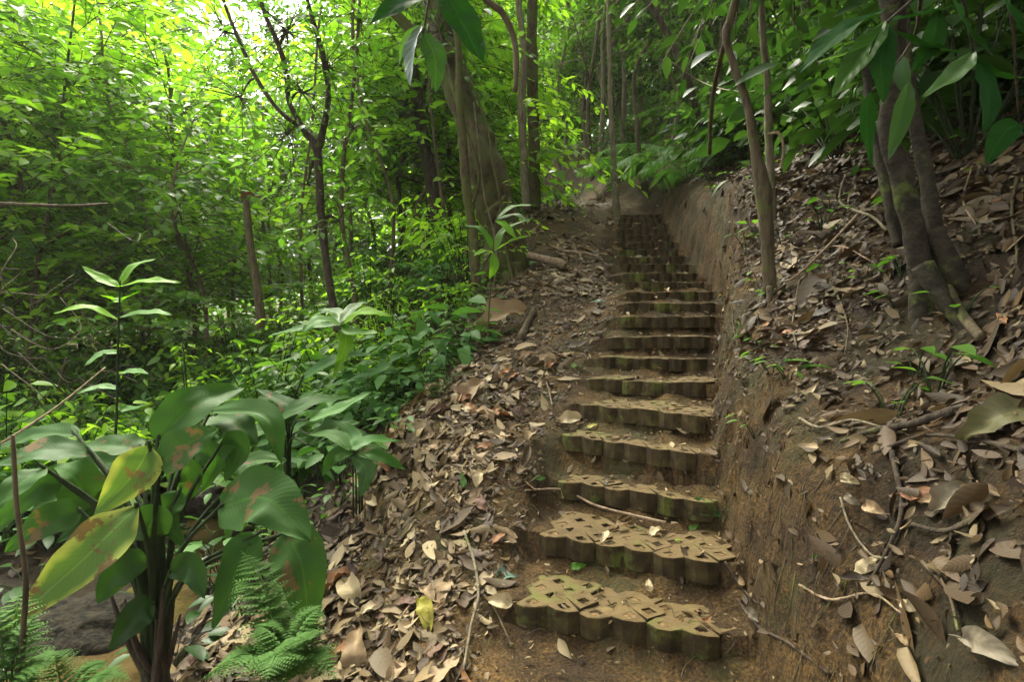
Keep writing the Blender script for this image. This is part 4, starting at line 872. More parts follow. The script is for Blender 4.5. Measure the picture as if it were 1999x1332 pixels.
# big mossy leaning tree
MT = 7.0
stem_tree('mossy_tree', MT, P(965, 545, MT), [[(1000, 600, 50), (985, 520, 40), (975, 440, 36), (958, 370, 33), (936, 300, 31), (912, 230, 28, .1), (893, 170, 26, .2), (868, 90, 23, .3), (850, 0, 22, .5), (820, -120, 18, .8)],
   [(880, 120, 13), (800, 60, 9), (740, -20, 7), (700, -100, 5)], [(955, 430, 20, -.2), (985, 400, 13, -.15), (992, 385, 5, -.1)]], BK_MOSS, 'thick moss-covered tree trunk leaning left beside the path', clumps=[(860, 60, 0, .8, 30), (800, -20, .2, .9, 36), (900, -60, .3, 1., 40), (860, -620, -.8, 2.4, 160), (700, -500, -1.6, 2.2, 140)],  # highest clumps out of view, added to shade the foreground
   leafm=LF_MID, ls=.13, ns=36, rough=.36, seed=4, roots=[[(960, 520, 16, -.3), (940, 560, 12, -.4), (930, 620, 7, -.5)], [(990, 540, 18, -.35), (1000, 590, 13, -.5), (985, 640, 7, -.6)], [(1000, 520, 16, -.3), (1015, 560, 10, -.4), (1020, 600, 5, -.5)]])
for q_, (pts_, lab_) in enumerate([([(925, 560, 6.55), (915, 440, 6.6), (935, 340, 6.6), (900, 220, 6.65), (870, 110, 6.8), (850, 20, 7)], 'woody vine climbing the left side of the thick mossy trunk'), ([(1010, 590, 6.45), (985, 470, 6.6), (975, 380, 6.6), (960, 310, 6.65), (950, 240, 6.8), (915, 150, 6.95)], 'woody vine running up the right side of the thick mossy trunk'), ([(960, 600, 6.4), (968, 480, 6.55), (945, 380, 6.6), (935, 290, 6.65), (925, 200, 6.75)], 'thin pale root hanging down the front of the thick mossy trunk')]):
    stick('vine', pts_, (.022, .012) if q_ < 2 else (.012, .008), BK_MOSS if q_ < 2 else BK_PALE, lab_, 'vine', 'vines in the trees', 30, .25)
stem_tree('mossy_pole', MT - .6, P(925, 540, MT - .6), [[(930, 560, 9), (925, 460, 9), (912, 380, 9), (905, 300, 9), (898, 200, 8), (895, 100, 7), (885, -60, 6)]], BK_MOSS, 'slim mossy stem standing right against the thick leaning tree', seed=5)
stem_tree('vine_covered_trunk', 10, P(850, 420, 10), [[(855, 440, 14), (840, 340, 13), (825, 260, 12), (812, 180, 11), (800, 60, 9), (795, -60, 8)]], BK_DARK, 'dark vine-covered trunk behind and left of the mossy tree', clumps=[(835, 300, -.1, .28, 18), (825, 230, -.1, .25, 12)], leafm=LF_DARK, ls=.12, seed=6)
stem_tree('twin_trunk', 9.5, P(1030, 400, 9.5), [[(1028, 410, 9), (1022, 300, 8), (1018, 200, 8), (1022, 100, 7), (1012, 0, 6), (1005, -80, 6)]], BK_PALE, 'pale straight trunk, left one of the close pair behind the path', 'tree', 'pair of straight trunks behind the path', seed=7, clumps=[(1020, -60, 0, 1., 30)])
stem_tree('twin_trunk', 9.8, P(1043, 398, 9.8), [[(1043, 408, 12), (1043, 300, 11), (1040, 180, 11), (1038, 80, 10), (1040, -80, 9)]], BK_MOSS, 'darker mossy trunk, right one of the close pair behind the path', 'tree', 'pair of straight trunks behind the path', seed=8, clumps=[(1045, -80, 0, 1., 30)])
stem_tree('straight_sapling', 10.6, P(1203, 418, 10.6), [[(1204, 432, 9), (1202, 380, 6), (1197, 300, 5), (1192, 200, 5), (1190, 100, 4.5), (1186, -40, 4)]], BK_PALE, 'thin straight sapling standing at the top left of the stairs', seed=9, clumps=[(1188, -30, 0, .8, 20)])
stem_tree('leaning_stem', 8.5, P(1350, 180, 8.5), [[(1392, 330, 5, .4), (1345, 165, 7), (1310, 80, 7), (1275, 20, 6), (1235, -40, 5)]], BK_DARK, 'dark thin stem slanting up to the left over the stairs', seed=10)
for i, (x0, y0, x1, d_, rp, bk) in enumerate([(1110, 372, 1085, 11, 3, BK_PALE), (1255, 350, 1262, 12, 5, BK_BROWN), (1070, 390, 1150, 10, 3, BK_PALE), (975, 360, 1010, 10, 4, BK_BROWN), (1160, 330, 1215, 13, 5, BK_PALE), (1300, 300, 1310, 12, 4, BK_PALE), (760, 560, 700, 8, 4, BK_BROWN), (880, 480, 850, 9, 4, BK_BROWN), (590, 600, 640, 9, 3, BK_BROWN), (1590, 250, 1560, 7, 4, BK_PALE), (1655, 240, 1640, 7.5, 4, BK_DARK), (300, 480, 180, 9, 3, BK_PALE)]):
    if x0 > 1050 or 950 < x0: d_ = float(G(x0, y0, 4)[1])
    wv = [random.uniform(-28, 28) for _ in range(4)]
    stem_tree('pole_sapling', d_, P(x0, y0 + 10, d_), [[(x0, y0 + 30, rp * 1.1), (x0 + (x1 - x0) * .3 + wv[0], y0 * .7, rp * .8), (x0 + (x1 - x0) * .6 + wv[1], y0 * .4, rp * .7), (x0 + (x1 - x0) * .85 + wv[2], y0 * .1, rp * .8), (x1, -70, rp * .7)]], bk, None, 'sapling', 'thin pole saplings in the background', seed=20 + i, clumps=[(x1, -60, 0, .8, 14), ((x0 + x1) / 2, y0 * .35, 0, .4, 6)])
number_group([o for o in bpy.data.objects if o.name.startswith('pole_sapling')], 'thin straight pole sapling in the middle distance, %s')
# forked sapling at the bank and its neighbour
g = G(1503, 565, 3); db = g[1]
stem_tree('bank_sapling', 3.85, P(1503, 560, 3.85), [[(1508, 600, 13), (1500, 520, 12), (1496, 440, 14), (1490, 380, 15), (1475, 300, 10), (1460, 210, 8), (1440, 150, 7), (1420, 90, 7), (1418, 62, 9), (1425, 40, 8), (1437, -10, 7), (1440, -80, 6)],
   [(1419, 70, 6), (1405, 120, 5, .4), (1390, 200, 5, .9), (1385, 300, 5, 1.4)]], BK_BROWN, 'crooked brown sapling forking above the bank right of the stairs', seed=11, roots=[[(1498, 540, 8), (1490, 575, 5), (1470, 620, 3)], [(1512, 560, 7), (1522, 600, 4), (1530, 640, 2)], [(1503, 560, 7, -.1), (1500, 610, 4, -.15), (1492, 650, 2, -.2)]], clumps=[(1460, -140, .2, .9, 40), (1500, -250, 0, 1., 40), (1500, -1000, -.6, 2.0, 240), (1000, -1900, -1.6, 2., 200)], leafm=LF_DARK, ls=.15)  # highest clumps out of view, added to keep direct sun off the ground
stem_tree('pale_sapling', 4.5, P(1512, 420, 4.5), [[(1508, 430, 8), (1504, 340, 8), (1500, 250, 8), (1497, 150, 7), (1488, 50, 6), (1484, -80, 5)]], BK_PALE, 'straight pale sapling rising beside the crooked brown one', seed=12, clumps=[(1560, -200, 0, 1., 40)], leafm=LF_DARK)
stick('vine', [(1500, 262, 3.9), (1520, 260, 3.85), (1530, 290, 3.85), (1524, 330, 3.85)], (.012, .008), BK_TAN, 'thin vine hooking over beside the pale sapling', 'vine', 'vines in the trees')
stick('vine', [(1310, 120, 7), (1370, 160, 7), (1440, 178, 6), (1520, 172, 5.5)], (.008, .006), BK_PALE, 'thin sagging vine strung behind the crooked sapling', 'vine', 'vines in the trees')
# dark tree on the right
DT_ = 2.68
stem_tree('stilt_root_tree', DT_, P(1800, 560, DT_), [[(1825, 680, 40), (1808, 590, 28), (1796, 520, 22), (1778, 430, 19), (1755, 330, 19), (1735, 260, 17), (1740, 180, 18), (1745, 90, 17), (1740, 0, 20), (1735, -150, 18), (1740, -500, 12)],
   [(1845, 560, 20, .1), (1822, 430, 15, .15), (1808, 340, 14, .2), (1790, 250, 13, .25), (1768, 150, 17, .3), (1760, 20, 15, .35), (1755, -160, 13, .4)], [(1755, 480, 12, .1), (1735, 400, 11, .15), (1720, 330, 10, .2), (1700, 250, 9, .3), (1690, 120, 8, .4)]],
   BK_RIND, 'dark thick tree with ringed twin stems and spreading roots on the right hillside', seed=13, ns=18, rough=.12,
   roots=[[(1820, 450, 22), (1865, 540, 20, -.05), (1910, 600, 16, -.1), (1960, 650, 10, -.2)], [(1800, 520, 20, -.1), (1850, 600, 13, -.2), (1900, 660, 9, -.3), (1925, 700, 5, -.35)]],
   clumps=[(1760, -420, 0, 1., 50), (1900, -600, .5, 1.3, 60), (1500, -700, .3, 1.3, 50), (2100, -300, 1, 1.3, 60), (2200, 0, 2, 1.2, 40)], leafm=LF_DARK, ls=.14)
# ---------------------------------------------------------------- plants with large leaves
def leaf_plant(name, base, label, cat, leaves, group=None, petr=.006, stemm=None, pc=None):
    """leaves: (pts[(px,py,d)...], width m, up, kind, material, fold, label)"""
    b = np.array(base); rt = root(name, b, label, cat, group)
    for i, lf in enumerate(leaves):
        pts, w, up, kind, m_, fold = lf[:6]; Q = [P(*p) - b for p in pts]
        mb = MB(); bigleaf(mb, Q, w, up, kind, fold, 26, 10, .035, 0., seed=i * 1.7 + base[0]); o = mb.build('leaf', m_, rt)
        if len(lf) > 6 and lf[6]: o['label'] = lf[6]
        if petr:
            s0 = np.array([random.uniform(-.03, .03), random.uniform(-.03, .03), 0]) if pc is None else P(*pc) - b
            mid = (s0 + Q[0]) / 2 + np.array([0, 0, .16 * np.linalg.norm(Q[0] - s0)]) - (Q[0] - s0) * np.array([.26, .26, 0]); q1 = Q[0] + (Q[1] - Q[0]) * .03
            mb = MB(); tube(mb, [s0, mid, Q[0], q1], [petr * 1.6, petr * 1.1, petr * .8, petr * .6], 16, 7); mb.build('petiole', stemm or BK_GREEN, o)
    return rt
UPc = (0, -.45, 1)
A_ = [([(290, 1100, 2.45), (240, 1110, 2.4), (190, 1180, 2.35)], .15, (.3, -1, .3), 'lance', LF_DARK, .25), ([(330, 1120, 2.45), (375, 1110, 2.4), (400, 1170, 2.35)], .13, (0, -1, .3), 'lance', LF_DARK, .25), ([(300, 1180, 2.4), (270, 1200, 2.35), (215, 1270, 2.3)], .13, (.3, -1, .3), 'lance', LF_DARK, .25), ([(310, 1050, 2.5), (290, 1020, 2.45), (215, 1060, 2.4)], .16, (.2, -1, .4), 'lance', LF_DARK, .25),
 ([(240, 900, 2.8), (150, 930, 2.8), (60, 1000, 2.7)], .2, (0, -.7, .7), 'ovate', LF_BIG2, .2), ([(250, 930, 2.7), (200, 990, 2.65), (110, 1060, 2.6)], .17, (.2, -.9, .5), 'ovate', LF_BIG, .2), ([(150, 850, 2.9), (70, 850, 2.9), (-10, 880, 2.8)], .16, UPc, 'ovate', LF_BIG2, .2),
 ([(160, 1000, 2.5), (90, 1020, 2.45), (10, 1080, 2.4)], .16, (.2, -.9, .5), 'ovate', LF_BIG, .2), ([(200, 1040, 2.6), (150, 1080, 2.5), (90, 1150, 2.5)], .14, (.2, -.9, .5), 'ovate', LF_BIG2, .2), ([(120, 940, 2.4), (60, 960, 2.35), (-20, 1050, 2.3)], .15, (.2, -.9, .5), 'ovate', LF_BIG2, .2), ([(350, 960, 2.6), (330, 1010, 2.55), (360, 1070, 2.5)], .13, (0, -1, .3), 'ovate', LF_BIG2, .25),
 ([(380, 880, 2.9), (420, 900, 2.9), (395, 960, 2.9)], .14, (0, -.9, .4), 'ovate', LF_BIG2, .3), ([(470, 930, 2.9), (500, 900, 3.0), (560, 900, 3.0)], .15, UPc, 'ovate', LF_BIG2, .2),
 ([(308, 862, 2.55), (385, 790, 2.65), (478, 757, 2.85)], .23, (.25, -.7, .8), 'ovate', LF_BIG2, .3),
 ([(312, 905, 2.45), (365, 868, 2.45), (424, 838, 2.5)], .2, (.3, -.9, .7), 'ovate', LF_BIG, .15, 'rounded leaf with a brown torn upper edge'),
 ([(178, 885, 2.5), (90, 880, 2.4), (-15, 912, 2.3)], .17, (0, -.6, 1), 'lance', LF_BIG, .15),
 ([(292, 872, 2.45), (262, 925, 2.4), (182, 1012, 2.3)], .19, (.5, -1., .25), 'acute', LF_SICK, .2, 'yellowing leaf hanging down to the left'),
 ([(268, 990, 2.3), (170, 1085, 2.15), (10, 1232, 2.0)], .21, (.3, -1., .5), 'acute', LF_SICK, .12, 'large yellow-edged leaf with brown blotches and holes'),
 ([(428, 992, 2.4), (520, 975, 2.35), (606, 1056, 2.25)], .28, (.25, -.85, .7), 'ovate', LF_BIG, .15, 'broad glossy leaf with a brown dead patch'),
 ([(560, 1040, 2.5), (590, 1110, 2.4), (605, 1240, 2.35)], .24, (.2, -1, .15), 'ovate', LF_BIG, .15, 'drooping dark leaf with brown patch and holes'),
 ([(500, 1045, 2.5), (465, 1110, 2.45), (415, 1228, 2.4)], .2, (-.3, -1, .15), 'ovate', LF_BIG2, .2, 'drooping dark green leaf behind the fern'),
 ([(88, 915, 2.3), (40, 945, 2.2), (-20, 1005, 2.1)], .13, (0, -.8, .6), 'lance', LF_BIG2, .2),
 ([(410, 806, 2.9), (515, 815, 2.8), (550, 905, 2.7)], .16, (.2, -.3, .6), 'ovate', LF_BIG2, .5, 'dark backlit leaf folded downward'),
 ([(420, 812, 3.0), (460, 825, 2.9), (502, 870, 2.85)], .2, (.3, -.6, .7), 'ovate', LF_BIG, .2),
 ([(275, 880, 2.7), (220, 870, 2.7), (150, 872, 2.7)], .17, UPc, 'ovate', LF_BIG, .2),
 ([(180, 990, 2.6), (140, 930, 2.6), (95, 915, 2.6)], .2, UPc, 'ovate', LF_BIG2, .2),
 ([(190, 960, 2.7), (200, 930, 2.7), (100, 920, 2.75)], .18, UPc, 'lance', LF_BIG2, .2),
 ([(340, 905, 2.7), (370, 940, 2.7), (355, 985, 2.7)], .16, (0, -.9, .4), 'ovate', LF_BIG2, .2),
 ([(430, 870, 2.8), (465, 880, 2.8), (440, 940, 2.75)], .16, (0, -.9, .4), 'ovate', LF_BIG2, .3)]
bp_ = P(305, 1262, 2.5); bp_[2] = min(bp_[2], H(bp_[0], bp_[1]) + .05)
AR = leaf_plant('aroid_plant', bp_, 'large broad-leaved plant with damaged yellowing leaves beside the creek', 'plant', A_, 'clumps of big broad-leaved plants', .010, BK_GREEN)
mb = MB(); rr_ = random.Random(3)
for k in range(15):
    a = rr_.uniform(0, 6.28); l = rr_.uniform(.25, .55); tube(mb, [(rr_.uniform(-.06, .06), rr_.uniform(-.06, .06), -.05), (math.cos(a) * l * .22, math.sin(a) * l * .2, l * .55), (math.cos(a) * l * .35, math.sin(a) * l * .3, l)], [.022, .014, .005], 10, 7, .1)
mb.build('stem_cluster', BK_DARK, AR)
B_ = [([(548, 818, 3.3), (610, 785, 3.4), (695, 775, 3.6)], .15, UPc, 'ovate', LF_BIG2, .2), ([(505, 800, 3.4), (530, 775, 3.5), (562, 760, 3.6)], .12, UPc, 'ovate', LF_BIG2, .2),
 ([(600, 868, 3.3), (650, 835, 3.35), (705, 825, 3.4)], .14, UPc, 'ovate', LF_BIG2, .2), ([(590, 740, 3.8), (660, 700, 3.9), (740, 690, 4.1)], .13, UPc, 'ovate', LF_COOL, .2), ([(560, 830, 3.3), (560, 790, 3.4), (500, 760, 3.5)], .12, UPc, 'ovate', LF_BIG, .2),
 ([(600, 820, 3.3), (660, 800, 3.3), (725, 765, 3.35)], .12, UPc, 'ovate', LF_COOL, .2), ([(530, 840, 3.3), (490, 850, 3.2), (450, 890, 3.1)], .16, UPc, 'ovate', LF_BIG2, .2), ([(610, 850, 3.3), (680, 850, 3.3), (750, 880, 3.3)], .14, UPc, 'lance', LF_BIG, .2)]
leaf_plant('aroid_plant', G(560, 1010, 2.6), 'second broad-leaved plant behind, with cleaner arching leaves', 'plant', B_, 'clumps of big broad-leaved plants', .007)
Cc = [([(690, 890, 3.0), (715, 920, 2.95), (703, 972, 2.9)], .10, (.1, -1, .3), 'lance', LF_VEIN, .2), ([(690, 885, 3.0), (655, 890, 3.0), (628, 930, 3.0)], .09, (0, -.8, .6), 'lance', LF_BIG2, .2), ([(695, 885, 3.0), (740, 890, 3.0), (792, 918, 3.0)], .08, (0, -.7, .7), 'lance', LF_BIG2, .2),
 ([(690, 880, 3.0), (720, 860, 3.1), (785, 862, 3.2)], .09, UPc, 'lance', LF_COOL, .2), ([(685, 880, 3.0), (650, 850, 3.1), (600, 850, 3.2)], .09, UPc, 'lance', LF_BIG2, .2), ([(690, 880, 3.05), (690, 850, 3.2), (650, 820, 3.3)], .09, UPc, 'lance', LF_COOL, .2)]
leaf_plant('whorled_seedling', G(700, 1010, 2.5), 'seedling with a whorl of drooping leaves at the edge of the litter', 'plant', Cc, None, .004)
Dd = [([(665, 635, 4.0), (625, 625, 3.9), (590, 650, 3.8)], .15, UPc, 'ovate', LF_PALE, .2), ([(665, 635, 4.0), (710, 610, 4.0), (765, 618, 4.0)], .13, UPc, 'lance', LF_LIME, .2), ([(665, 635, 4.0), (690, 650, 3.9), (740, 650, 3.8)], .12, UPc, 'lance', LF_MID, .2),
 ([(665, 635, 4.0), (655, 610, 4.2), (620, 605, 4.3)], .11, UPc, 'lance', LF_MID, .2), ([(665, 640, 4.0), (675, 670, 3.9), (650, 740, 3.8)], .09, (.3, -1, .2), 'lance', LF_LIME, .2), ([(665, 630, 4.0), (690, 600, 4.2), (720, 590, 4.3)], .1, UPc, 'lance', LF_MID, .2), ([(665, 635, 4.), (600, 640, 4.), (525, 655, 4.)], .1, UPc, 'lance', LF_COOL, .2)]
leaf_plant('broadleaf_seedling', G(672, 760, 3), 'upright seedling with pale and lime leaves in front of the forked sapling', 'plant', Dd, None, .004)
Ee = [([(232, 560, 3.6), (200, 545, 3.6), (160, 520, 3.6)], .09, UPc, 'lance', LF_LIME, .15), ([(232, 560, 3.6), (290, 548, 3.5), (352, 552, 3.5)], .10, UPc, 'ovate', LF_LIME, .15), ([(235, 555, 3.6), (260, 520, 3.7), (305, 505, 3.8)], .07, UPc, 'lance', LF_LIME, .15),
 ([(233, 590, 3.6), (220, 585, 3.6), (195, 575, 3.5)], .08, UPc, 'lance', LF_LIME, .15), ([(235, 590, 3.6), (250, 580, 3.6), (275, 568, 3.5)], .08, UPc, 'lance', LF_LIME, .15), ([(232, 620, 3.6), (290, 610, 3.5), (335, 615, 3.4)], .1, UPc, 'ovate', LF_PALE, .15), ([(232, 625, 3.6), (170, 600, 3.5), (105, 612, 3.4)], .09, UPc, 'lance', LF_LIME, .15),
 ([(232, 690, 3.6), (200, 690, 3.6), (165, 715, 3.5)], .07, UPc, 'lance', LF_COOL, .15), ([(232, 730, 3.6), (260, 725, 3.6), (290, 730, 3.5)], .07, UPc, 'lance', LF_COOL, .15), ([(232, 760, 3.6), (195, 755, 3.6), (150, 770, 3.5)], .07, UPc, 'lance', LF_COOL, .15), ([(232, 790, 3.6), (250, 800, 3.6), (290, 790, 3.5)], .07, UPc, 'lance', LF_COOL, .15)]
bs = P(228, 870, 3.6); E_ = leaf_plant('tall_seedling', bs, 'tall thin green seedling with bright lime top leaves on the left', 'plant', Ee, None, 0)
mb = MB(); tube(mb, np.array([P(222, 900, 3.6), P(228, 800, 3.6), P(230, 690, 3.6), P(233, 600, 3.6), P(235, 548, 3.6)]) - bs, [.009, .008, .007, .006, .004], 24, 7); mb.build('stem', BK_GREEN, E_)
Ff = [([(965, 490, 5.2), (985, 450, 5.2), (1042, 425, 5.2)], .11, UPc, 'lance', LF_MID, .2), ([(965, 490, 5.2), (1000, 470, 5.1), (1035, 460, 5.1)], .1, UPc, 'lance', LF_LIME, .2), ([(965, 490, 5.2), (940, 450, 5.2), (905, 440, 5.2)], .1, UPc, 'lance', LF_MID, .2), ([(965, 495, 5.2), (945, 490, 5.1), (925, 500, 5.0)], .09, UPc, 'lance', LF_LIME, .2),
 ([(962, 495, 5.2), (965, 520, 5.1), (955, 545, 5.1)], .09, (0, -1, .2), 'lance', LF_LIME, .2), ([(968, 430, 5.2), (1000, 405, 5.2), (1045, 400, 5.2)], .1, UPc, 'lance', LF_MID, .2), ([(968, 430, 5.2), (985, 440, 5.1), (1010, 470, 5.0)], .1, UPc, 'lance', LF_LIME, .2), ([(968, 430, 5.2), (1005, 420, 5.2), (1030, 432, 5.1)], .09, UPc, 'lance', LF_MID, .2)]
bs = P(955, 640, 5.2); F_ = leaf_plant('young_tree', bs, 'young tree with fresh green leaves in front of the mossy trunk base', 'sapling', Ff, None, 0)
mb = MB(); tube(mb, np.array([P(952, 660, 5.2), P(955, 600, 5.2), P(962, 500, 5.2), P(968, 430, 5.2), P(985, 395, 5.2)]) - bs, [.009, .008, .006, .005, .003], 20, 7); mb.build('stem', BK_BROWN, F_)
# hanging leafy twigs close to the camera, top centre
Gg = [([(835, -22, 1.25), (790, 0, 1.2), (722, 47, 1.15)], .062, (.3, -.6, .7), 'lance', LF_VEIND, .2, 'dark leaf pointing down to the left'), ([(878, -5, 1.2), (905, 50, 1.18), (943, 122, 1.15)], .09, (.5, -.85, .1), 'ovate', LF_VEIND, .15, 'broad dark leaf with pale veins'),
 ([(826, 62, 1.25), (848, 110, 1.23), (851, 180, 1.2)], .052, (.3, -.9, .1), 'lance', LF_VEIN, .15, 'lighter green leaf hanging straight down'), ([(822, 50, 1.25), (805, 100, 1.25), (802, 170, 1.22)], .042, (-.6, -.7, .1), 'lance', LF_TEAL, .4, 'greyish leaf with a yellow green tip'), ([(820, 50, 1.3), (795, 75, 1.3), (779, 125, 1.3)], .025, (-.5, -.8, .1), 'lance', LF_MID, .3)]
bs = P(850, -80, 1.25); H_ = leaf_plant('overhanging_twig', bs, 'twig with five large leaves hanging into the top centre of the view', 'branch', Gg, 'branches overhanging from above', 0)
mb = MB(); c_ = lambda l: np.array([P(*p) for p in l]) - bs; tube(mb, c_([(850, -90, 1.25), (840, -20, 1.25), (826, 62, 1.25), (822, 52, 1.25)]), [.004, .003, .002, .0015], 14, 6); tube(mb, c_([(850, -90, 1.25), (865, -50, 1.22), (878, -3, 1.2)]), [.004, .003, .0015], 10, 6); tube(mb, c_([(850, -80, 1.25), (845, -50, 1.25), (833, -22, 1.25)]), [.003, .003, .0015], 8, 6)
mb.build('twig', BK_BROWN, H_)
stick('hanging_branch', [(900, -60, 1.5), (950, 0, 1.5), (980, 25, 1.5), (1002, 70, 1.5), (1008, 120, 1.5), (1006, 178, 1.5)], (.011, .010, .009, .008, .008, .006), BK_BROWN, 'bare curved branch drooping at the top centre', 'branch', 'branches overhanging from above')
# leafy branch hanging at top right
Rr = [([(1725, 20, 1.45), (1650, 60, 1.4), (1560, 143, 1.35)], .11, (-.3, -.4, .8), 'lance', LF_VEIND, .25), ([(1728, 45, 1.45), (1680, 110, 1.42), (1625, 190, 1.4)], .09, (-.5, -.7, .4), 'lance', LF_VEIN, .25), ([(1728, 40, 1.45), (1690, 90, 1.45), (1600, 120, 1.45)], .05, (-.3, -.4, .8), 'lance', LF_MID, .25),
 ([(1735, 50, 1.45), (1720, 120, 1.4), (1725, 200, 1.38)], .08, (-.2, -.9, .2), 'lance', LF_VEIND, .25), ([(1745, 60, 1.5), (1800, 90, 1.5), (1870, 100, 1.5)], .09, UPc, 'lance', LF_VEIND, .2), ([(1740, 40, 1.5), (1790, 30, 1.5), (1870, 10, 1.5)], .1, UPc, 'lance', LF_VEIND, .2),
 ([(1700, 180, 1.6), (1690, 240, 1.6), (1700, 320, 1.6)], .07, (.2, -1, .2), 'lance', LF_VEIND, .2), ([(1860, 0, 1.4), (1890, 60, 1.4), (1940, 110, 1.4)], .1, UPc, 'ovate', LF_VEIND, .2), ([(1900, 100, 1.6), (1860, 150, 1.6), (1800, 190, 1.6)], .09, UPc, 'lance', LF_DARK, .2), ([(1900, 110, 1.6), (1950, 150, 1.6), (2020, 150, 1.6)], .09, UPc, 'lance', LF_VEIND, .2),
 ([(1910, 120, 1.6), (1930, 190, 1.55), (1920, 260, 1.5)], .08, (0, -1, .2), 'lance', LF_VEIND, .2), ([(1960, 0, 1.3), (1990, 50, 1.3), (2040, 90, 1.3)], .1, UPc, 'ovate', LF_VEIND, .2), ([(1830, 20, 1.5), (1820, 80, 1.5), (1780, 140, 1.5)], .07, (-.2, -.9, .3), 'lance', LF_VEIND, .2), ([(1990, 240, 1.5), (1960, 260, 1.5), (1925, 320, 1.5)], .09, (-.3, -.8, .3), 'lance', LF_VEIND, .2), ([(1775, 160, 1.7), (1760, 230, 1.7), (1735, 310, 1.7)], .07, (-.3, -.9, .2), 'lance', LF_DARK, .2)]
Rr = [(a_[0], a_[1] * .78, *a_[2:]) for a_ in Rr]
bs = P(1850, -90, 1.5); R_ = leaf_plant('overhanging_branch', bs, 'dark leafy branch hanging over the top right corner', 'branch', Rr, 'branches overhanging from above', 0)
mb = MB(); c_ = lambda l: np.array([P(*p) for p in l]) - bs
for l in ([(1850, -90, 1.5), (1800, -20, 1.5), (1745, 30, 1.47), (1728, 45, 1.45)], [(1850, -90, 1.5), (1880, 0, 1.5), (1900, 100, 1.6), (1910, 120, 1.6)], [(1800, -20, 1.5), (1780, 80, 1.6), (1700, 180, 1.6)], [(1850, -90, 1.5), (1960, -20, 1.35), (1990, 240, 1.5)]): tube(mb, c_(l), np.linspace(.006, .002, len(l)), 14, 6)
mb.build('twig', BK_DARK, R_)
# ferns
def tp(l): return [P(*a) for a in l]
gp = G(500, 1300, 1.8); 
fern(P(560, 1320, 2.0), tp([(455, 1130, 2.2), (470, 1075, 2.3), (630, 1180, 2.1), (390, 1330, 1.9), (660, 1330, 1.9), (500, 1220, 2.0), (600, 1250, 1.9), (520, 1330, 1.75)]), .16, 'bright green feathery fern at the bottom left of the litter slope', 14, seed=1)
fern(P(20, 1380, 1.7), tp([(-20, 1180, 1.8), (70, 1200, 1.8), (110, 1290, 1.75), (40, 1150, 1.9)]), .13, 'feathery fern in the bottom left corner', 12, seed=2)
fern(P(130, 1400, 1.9), tp([(210, 1290, 2.0), (90, 1270, 2.0), (260, 1330, 1.9)]), .12, 'low fern right of the corner fern beside the creek', 14, seed=3)
fern(G(560, 1250, 2), tp([(530, 1130, 2.5), (640, 1130, 2.4), (600, 1160, 2.5), (480, 1150, 2.4)]), .12, 'darker fern in front of the drooping big leaves', 14, seed=4)
fern(G(850, 780, 3), [G(850, 780, 3) + np.array(v) for v in ([.3, .1, .2], [-.3, .1, .25], [.1, -.3, .2], [-.2, -.25, .2], [0, .3, .3])], .12, 'small fern on the upper edge of the litter slope', 12, seed=5)


# ---------------------------------------------------------------- rootlets and twig scraps
def rootlets():
    r = np.random.default_rng(9); mb = MB()
    for i in range(420):
        y = r.uniform(1.2, 7) if i < 300 else r.uniform(1.6, 4.5)
        x = (cutF(y) + (cutT(y) - cutF(y)) * r.uniform(.15, 1.3)) if i < 300 else r.uniform(-1.2, .9)
        z = float(H(x, y)); L_ = r.uniform(.05, .2); a = r.uniform(0, 6.28)
        p0 = np.array([x, y, z]); e = p0 + np.array([math.cos(a), math.sin(a), 0]) * L_
        if i < 300: e = p0 + np.array([-L_ * .5, r.normal(0, .4) * L_, 0])
        m = (p0 + e) / 2 + r.normal(0, .15, 3) * L_; e[2] = float(H(e[0], e[1])) + .012; m[2] = float(H(m[0], m[1])) + .02; p0[2] += .005
        tube(mb, [p0, m, e], [.0022, .0018, .001], 6, 4)
    tag(mb.build('rootlets', BK_BROWN), 'fine rootlets and twig scraps in the soil', None, kind='stuff')
rootlets()

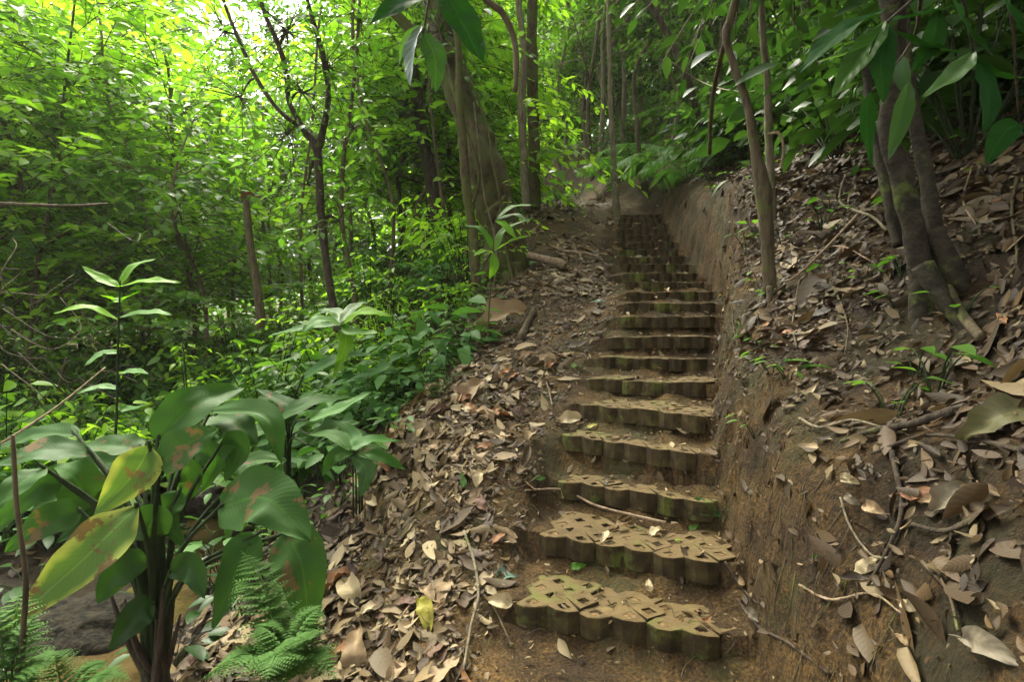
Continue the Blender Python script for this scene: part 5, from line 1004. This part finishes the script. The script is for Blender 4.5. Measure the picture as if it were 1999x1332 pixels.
for k_, (pts_, r0_, bk_, lab_) in enumerate([
 ([(1999, 905), (1900, 880), (1800, 870), (1700, 905)], .008, BK_DARK, 'dark root curving across the middle of the right bank'),
 ([(1620, 560), (1640, 600), (1655, 650), (1650, 700)], .006, BK_BROWN, 'thin root hanging between the crooked sapling and the dark tree'),
 ([(1990, 340), (1975, 420), (1985, 520), (1960, 560)], .008, BK_BROWN, 'wavy root running down at the right edge'),
 ([(1900, 330), (1880, 400), (1905, 450)], .006, BK_TAN, 'short pale root on the slope right of the dark tree'),
 ([(1460, 560), (1430, 620), (1440, 690)], .005, BK_BROWN, 'fine root hanging over the cut bank left of the crooked sapling'),
 ([(1560, 1160), (1620, 1190), (1700, 1180), (1760, 1220)], .005, BK_TAN, 'thin pale twig on the lower right bank'),
 ([(1800, 1120), (1850, 1180), (1870, 1260)], .006, BK_BROWN, 'brown twig on the lower right slope'),
 ([(1560, 830), (1600, 850), (1660, 835), (1720, 850)], .006, BK_PALE, 'pale root along the top of the bank'),
 ([(1900, 1040), (1840, 1060), (1780, 1045)], .009, BK_DARK, 'short dark branch in the litter at the right'),
 ([(1530, 480), (1580, 500), (1640, 490), (1700, 520)], .007, BK_TAN, 'pale stick lying across the slope behind the crooked sapling')]):
    stick('exposed_root', pts_, (r0_, r0_ * .6), bk_, lab_, 'root', lift=.03, rough=.2)

# ---------------------------------------------------------------- damp air between the trees
def haze():
    m = bpy.data.materials.new('haze'); m.use_nodes = True; n = m.node_tree; n.nodes.clear()
    v = n.nodes.new('ShaderNodeVolumePrincipled'); v.inputs['Color'].default_value = (1, .98, .86, 1); v.inputs['Density'].default_value = .0008; v.inputs['Anisotropy'].default_value = .2
    o = n.nodes.new('ShaderNodeOutputMaterial'); n.links.new(v.outputs[0], o.inputs['Volume'])
    x0, x1, y0, y1, z0, z1 = -121, 121, -31, 141, float(GZ.min()) - 1, float(max(GZ.max(), 45)) + 2
    mb = MB(); V = np.array([(x, y, z) for z in (z0, z1) for y in (y0, y1) for x in (x0, x1)], float)
    mb.add(V, [np.array([(0, 2, 3, 1), (4, 5, 7, 6), (0, 1, 5, 4), (2, 6, 7, 3), (0, 4, 6, 2), (1, 3, 7, 5)])]); tag(mb.build('haze', m, smooth=False), 'pale damp air between the far trees', None, kind='stuff')
haze()
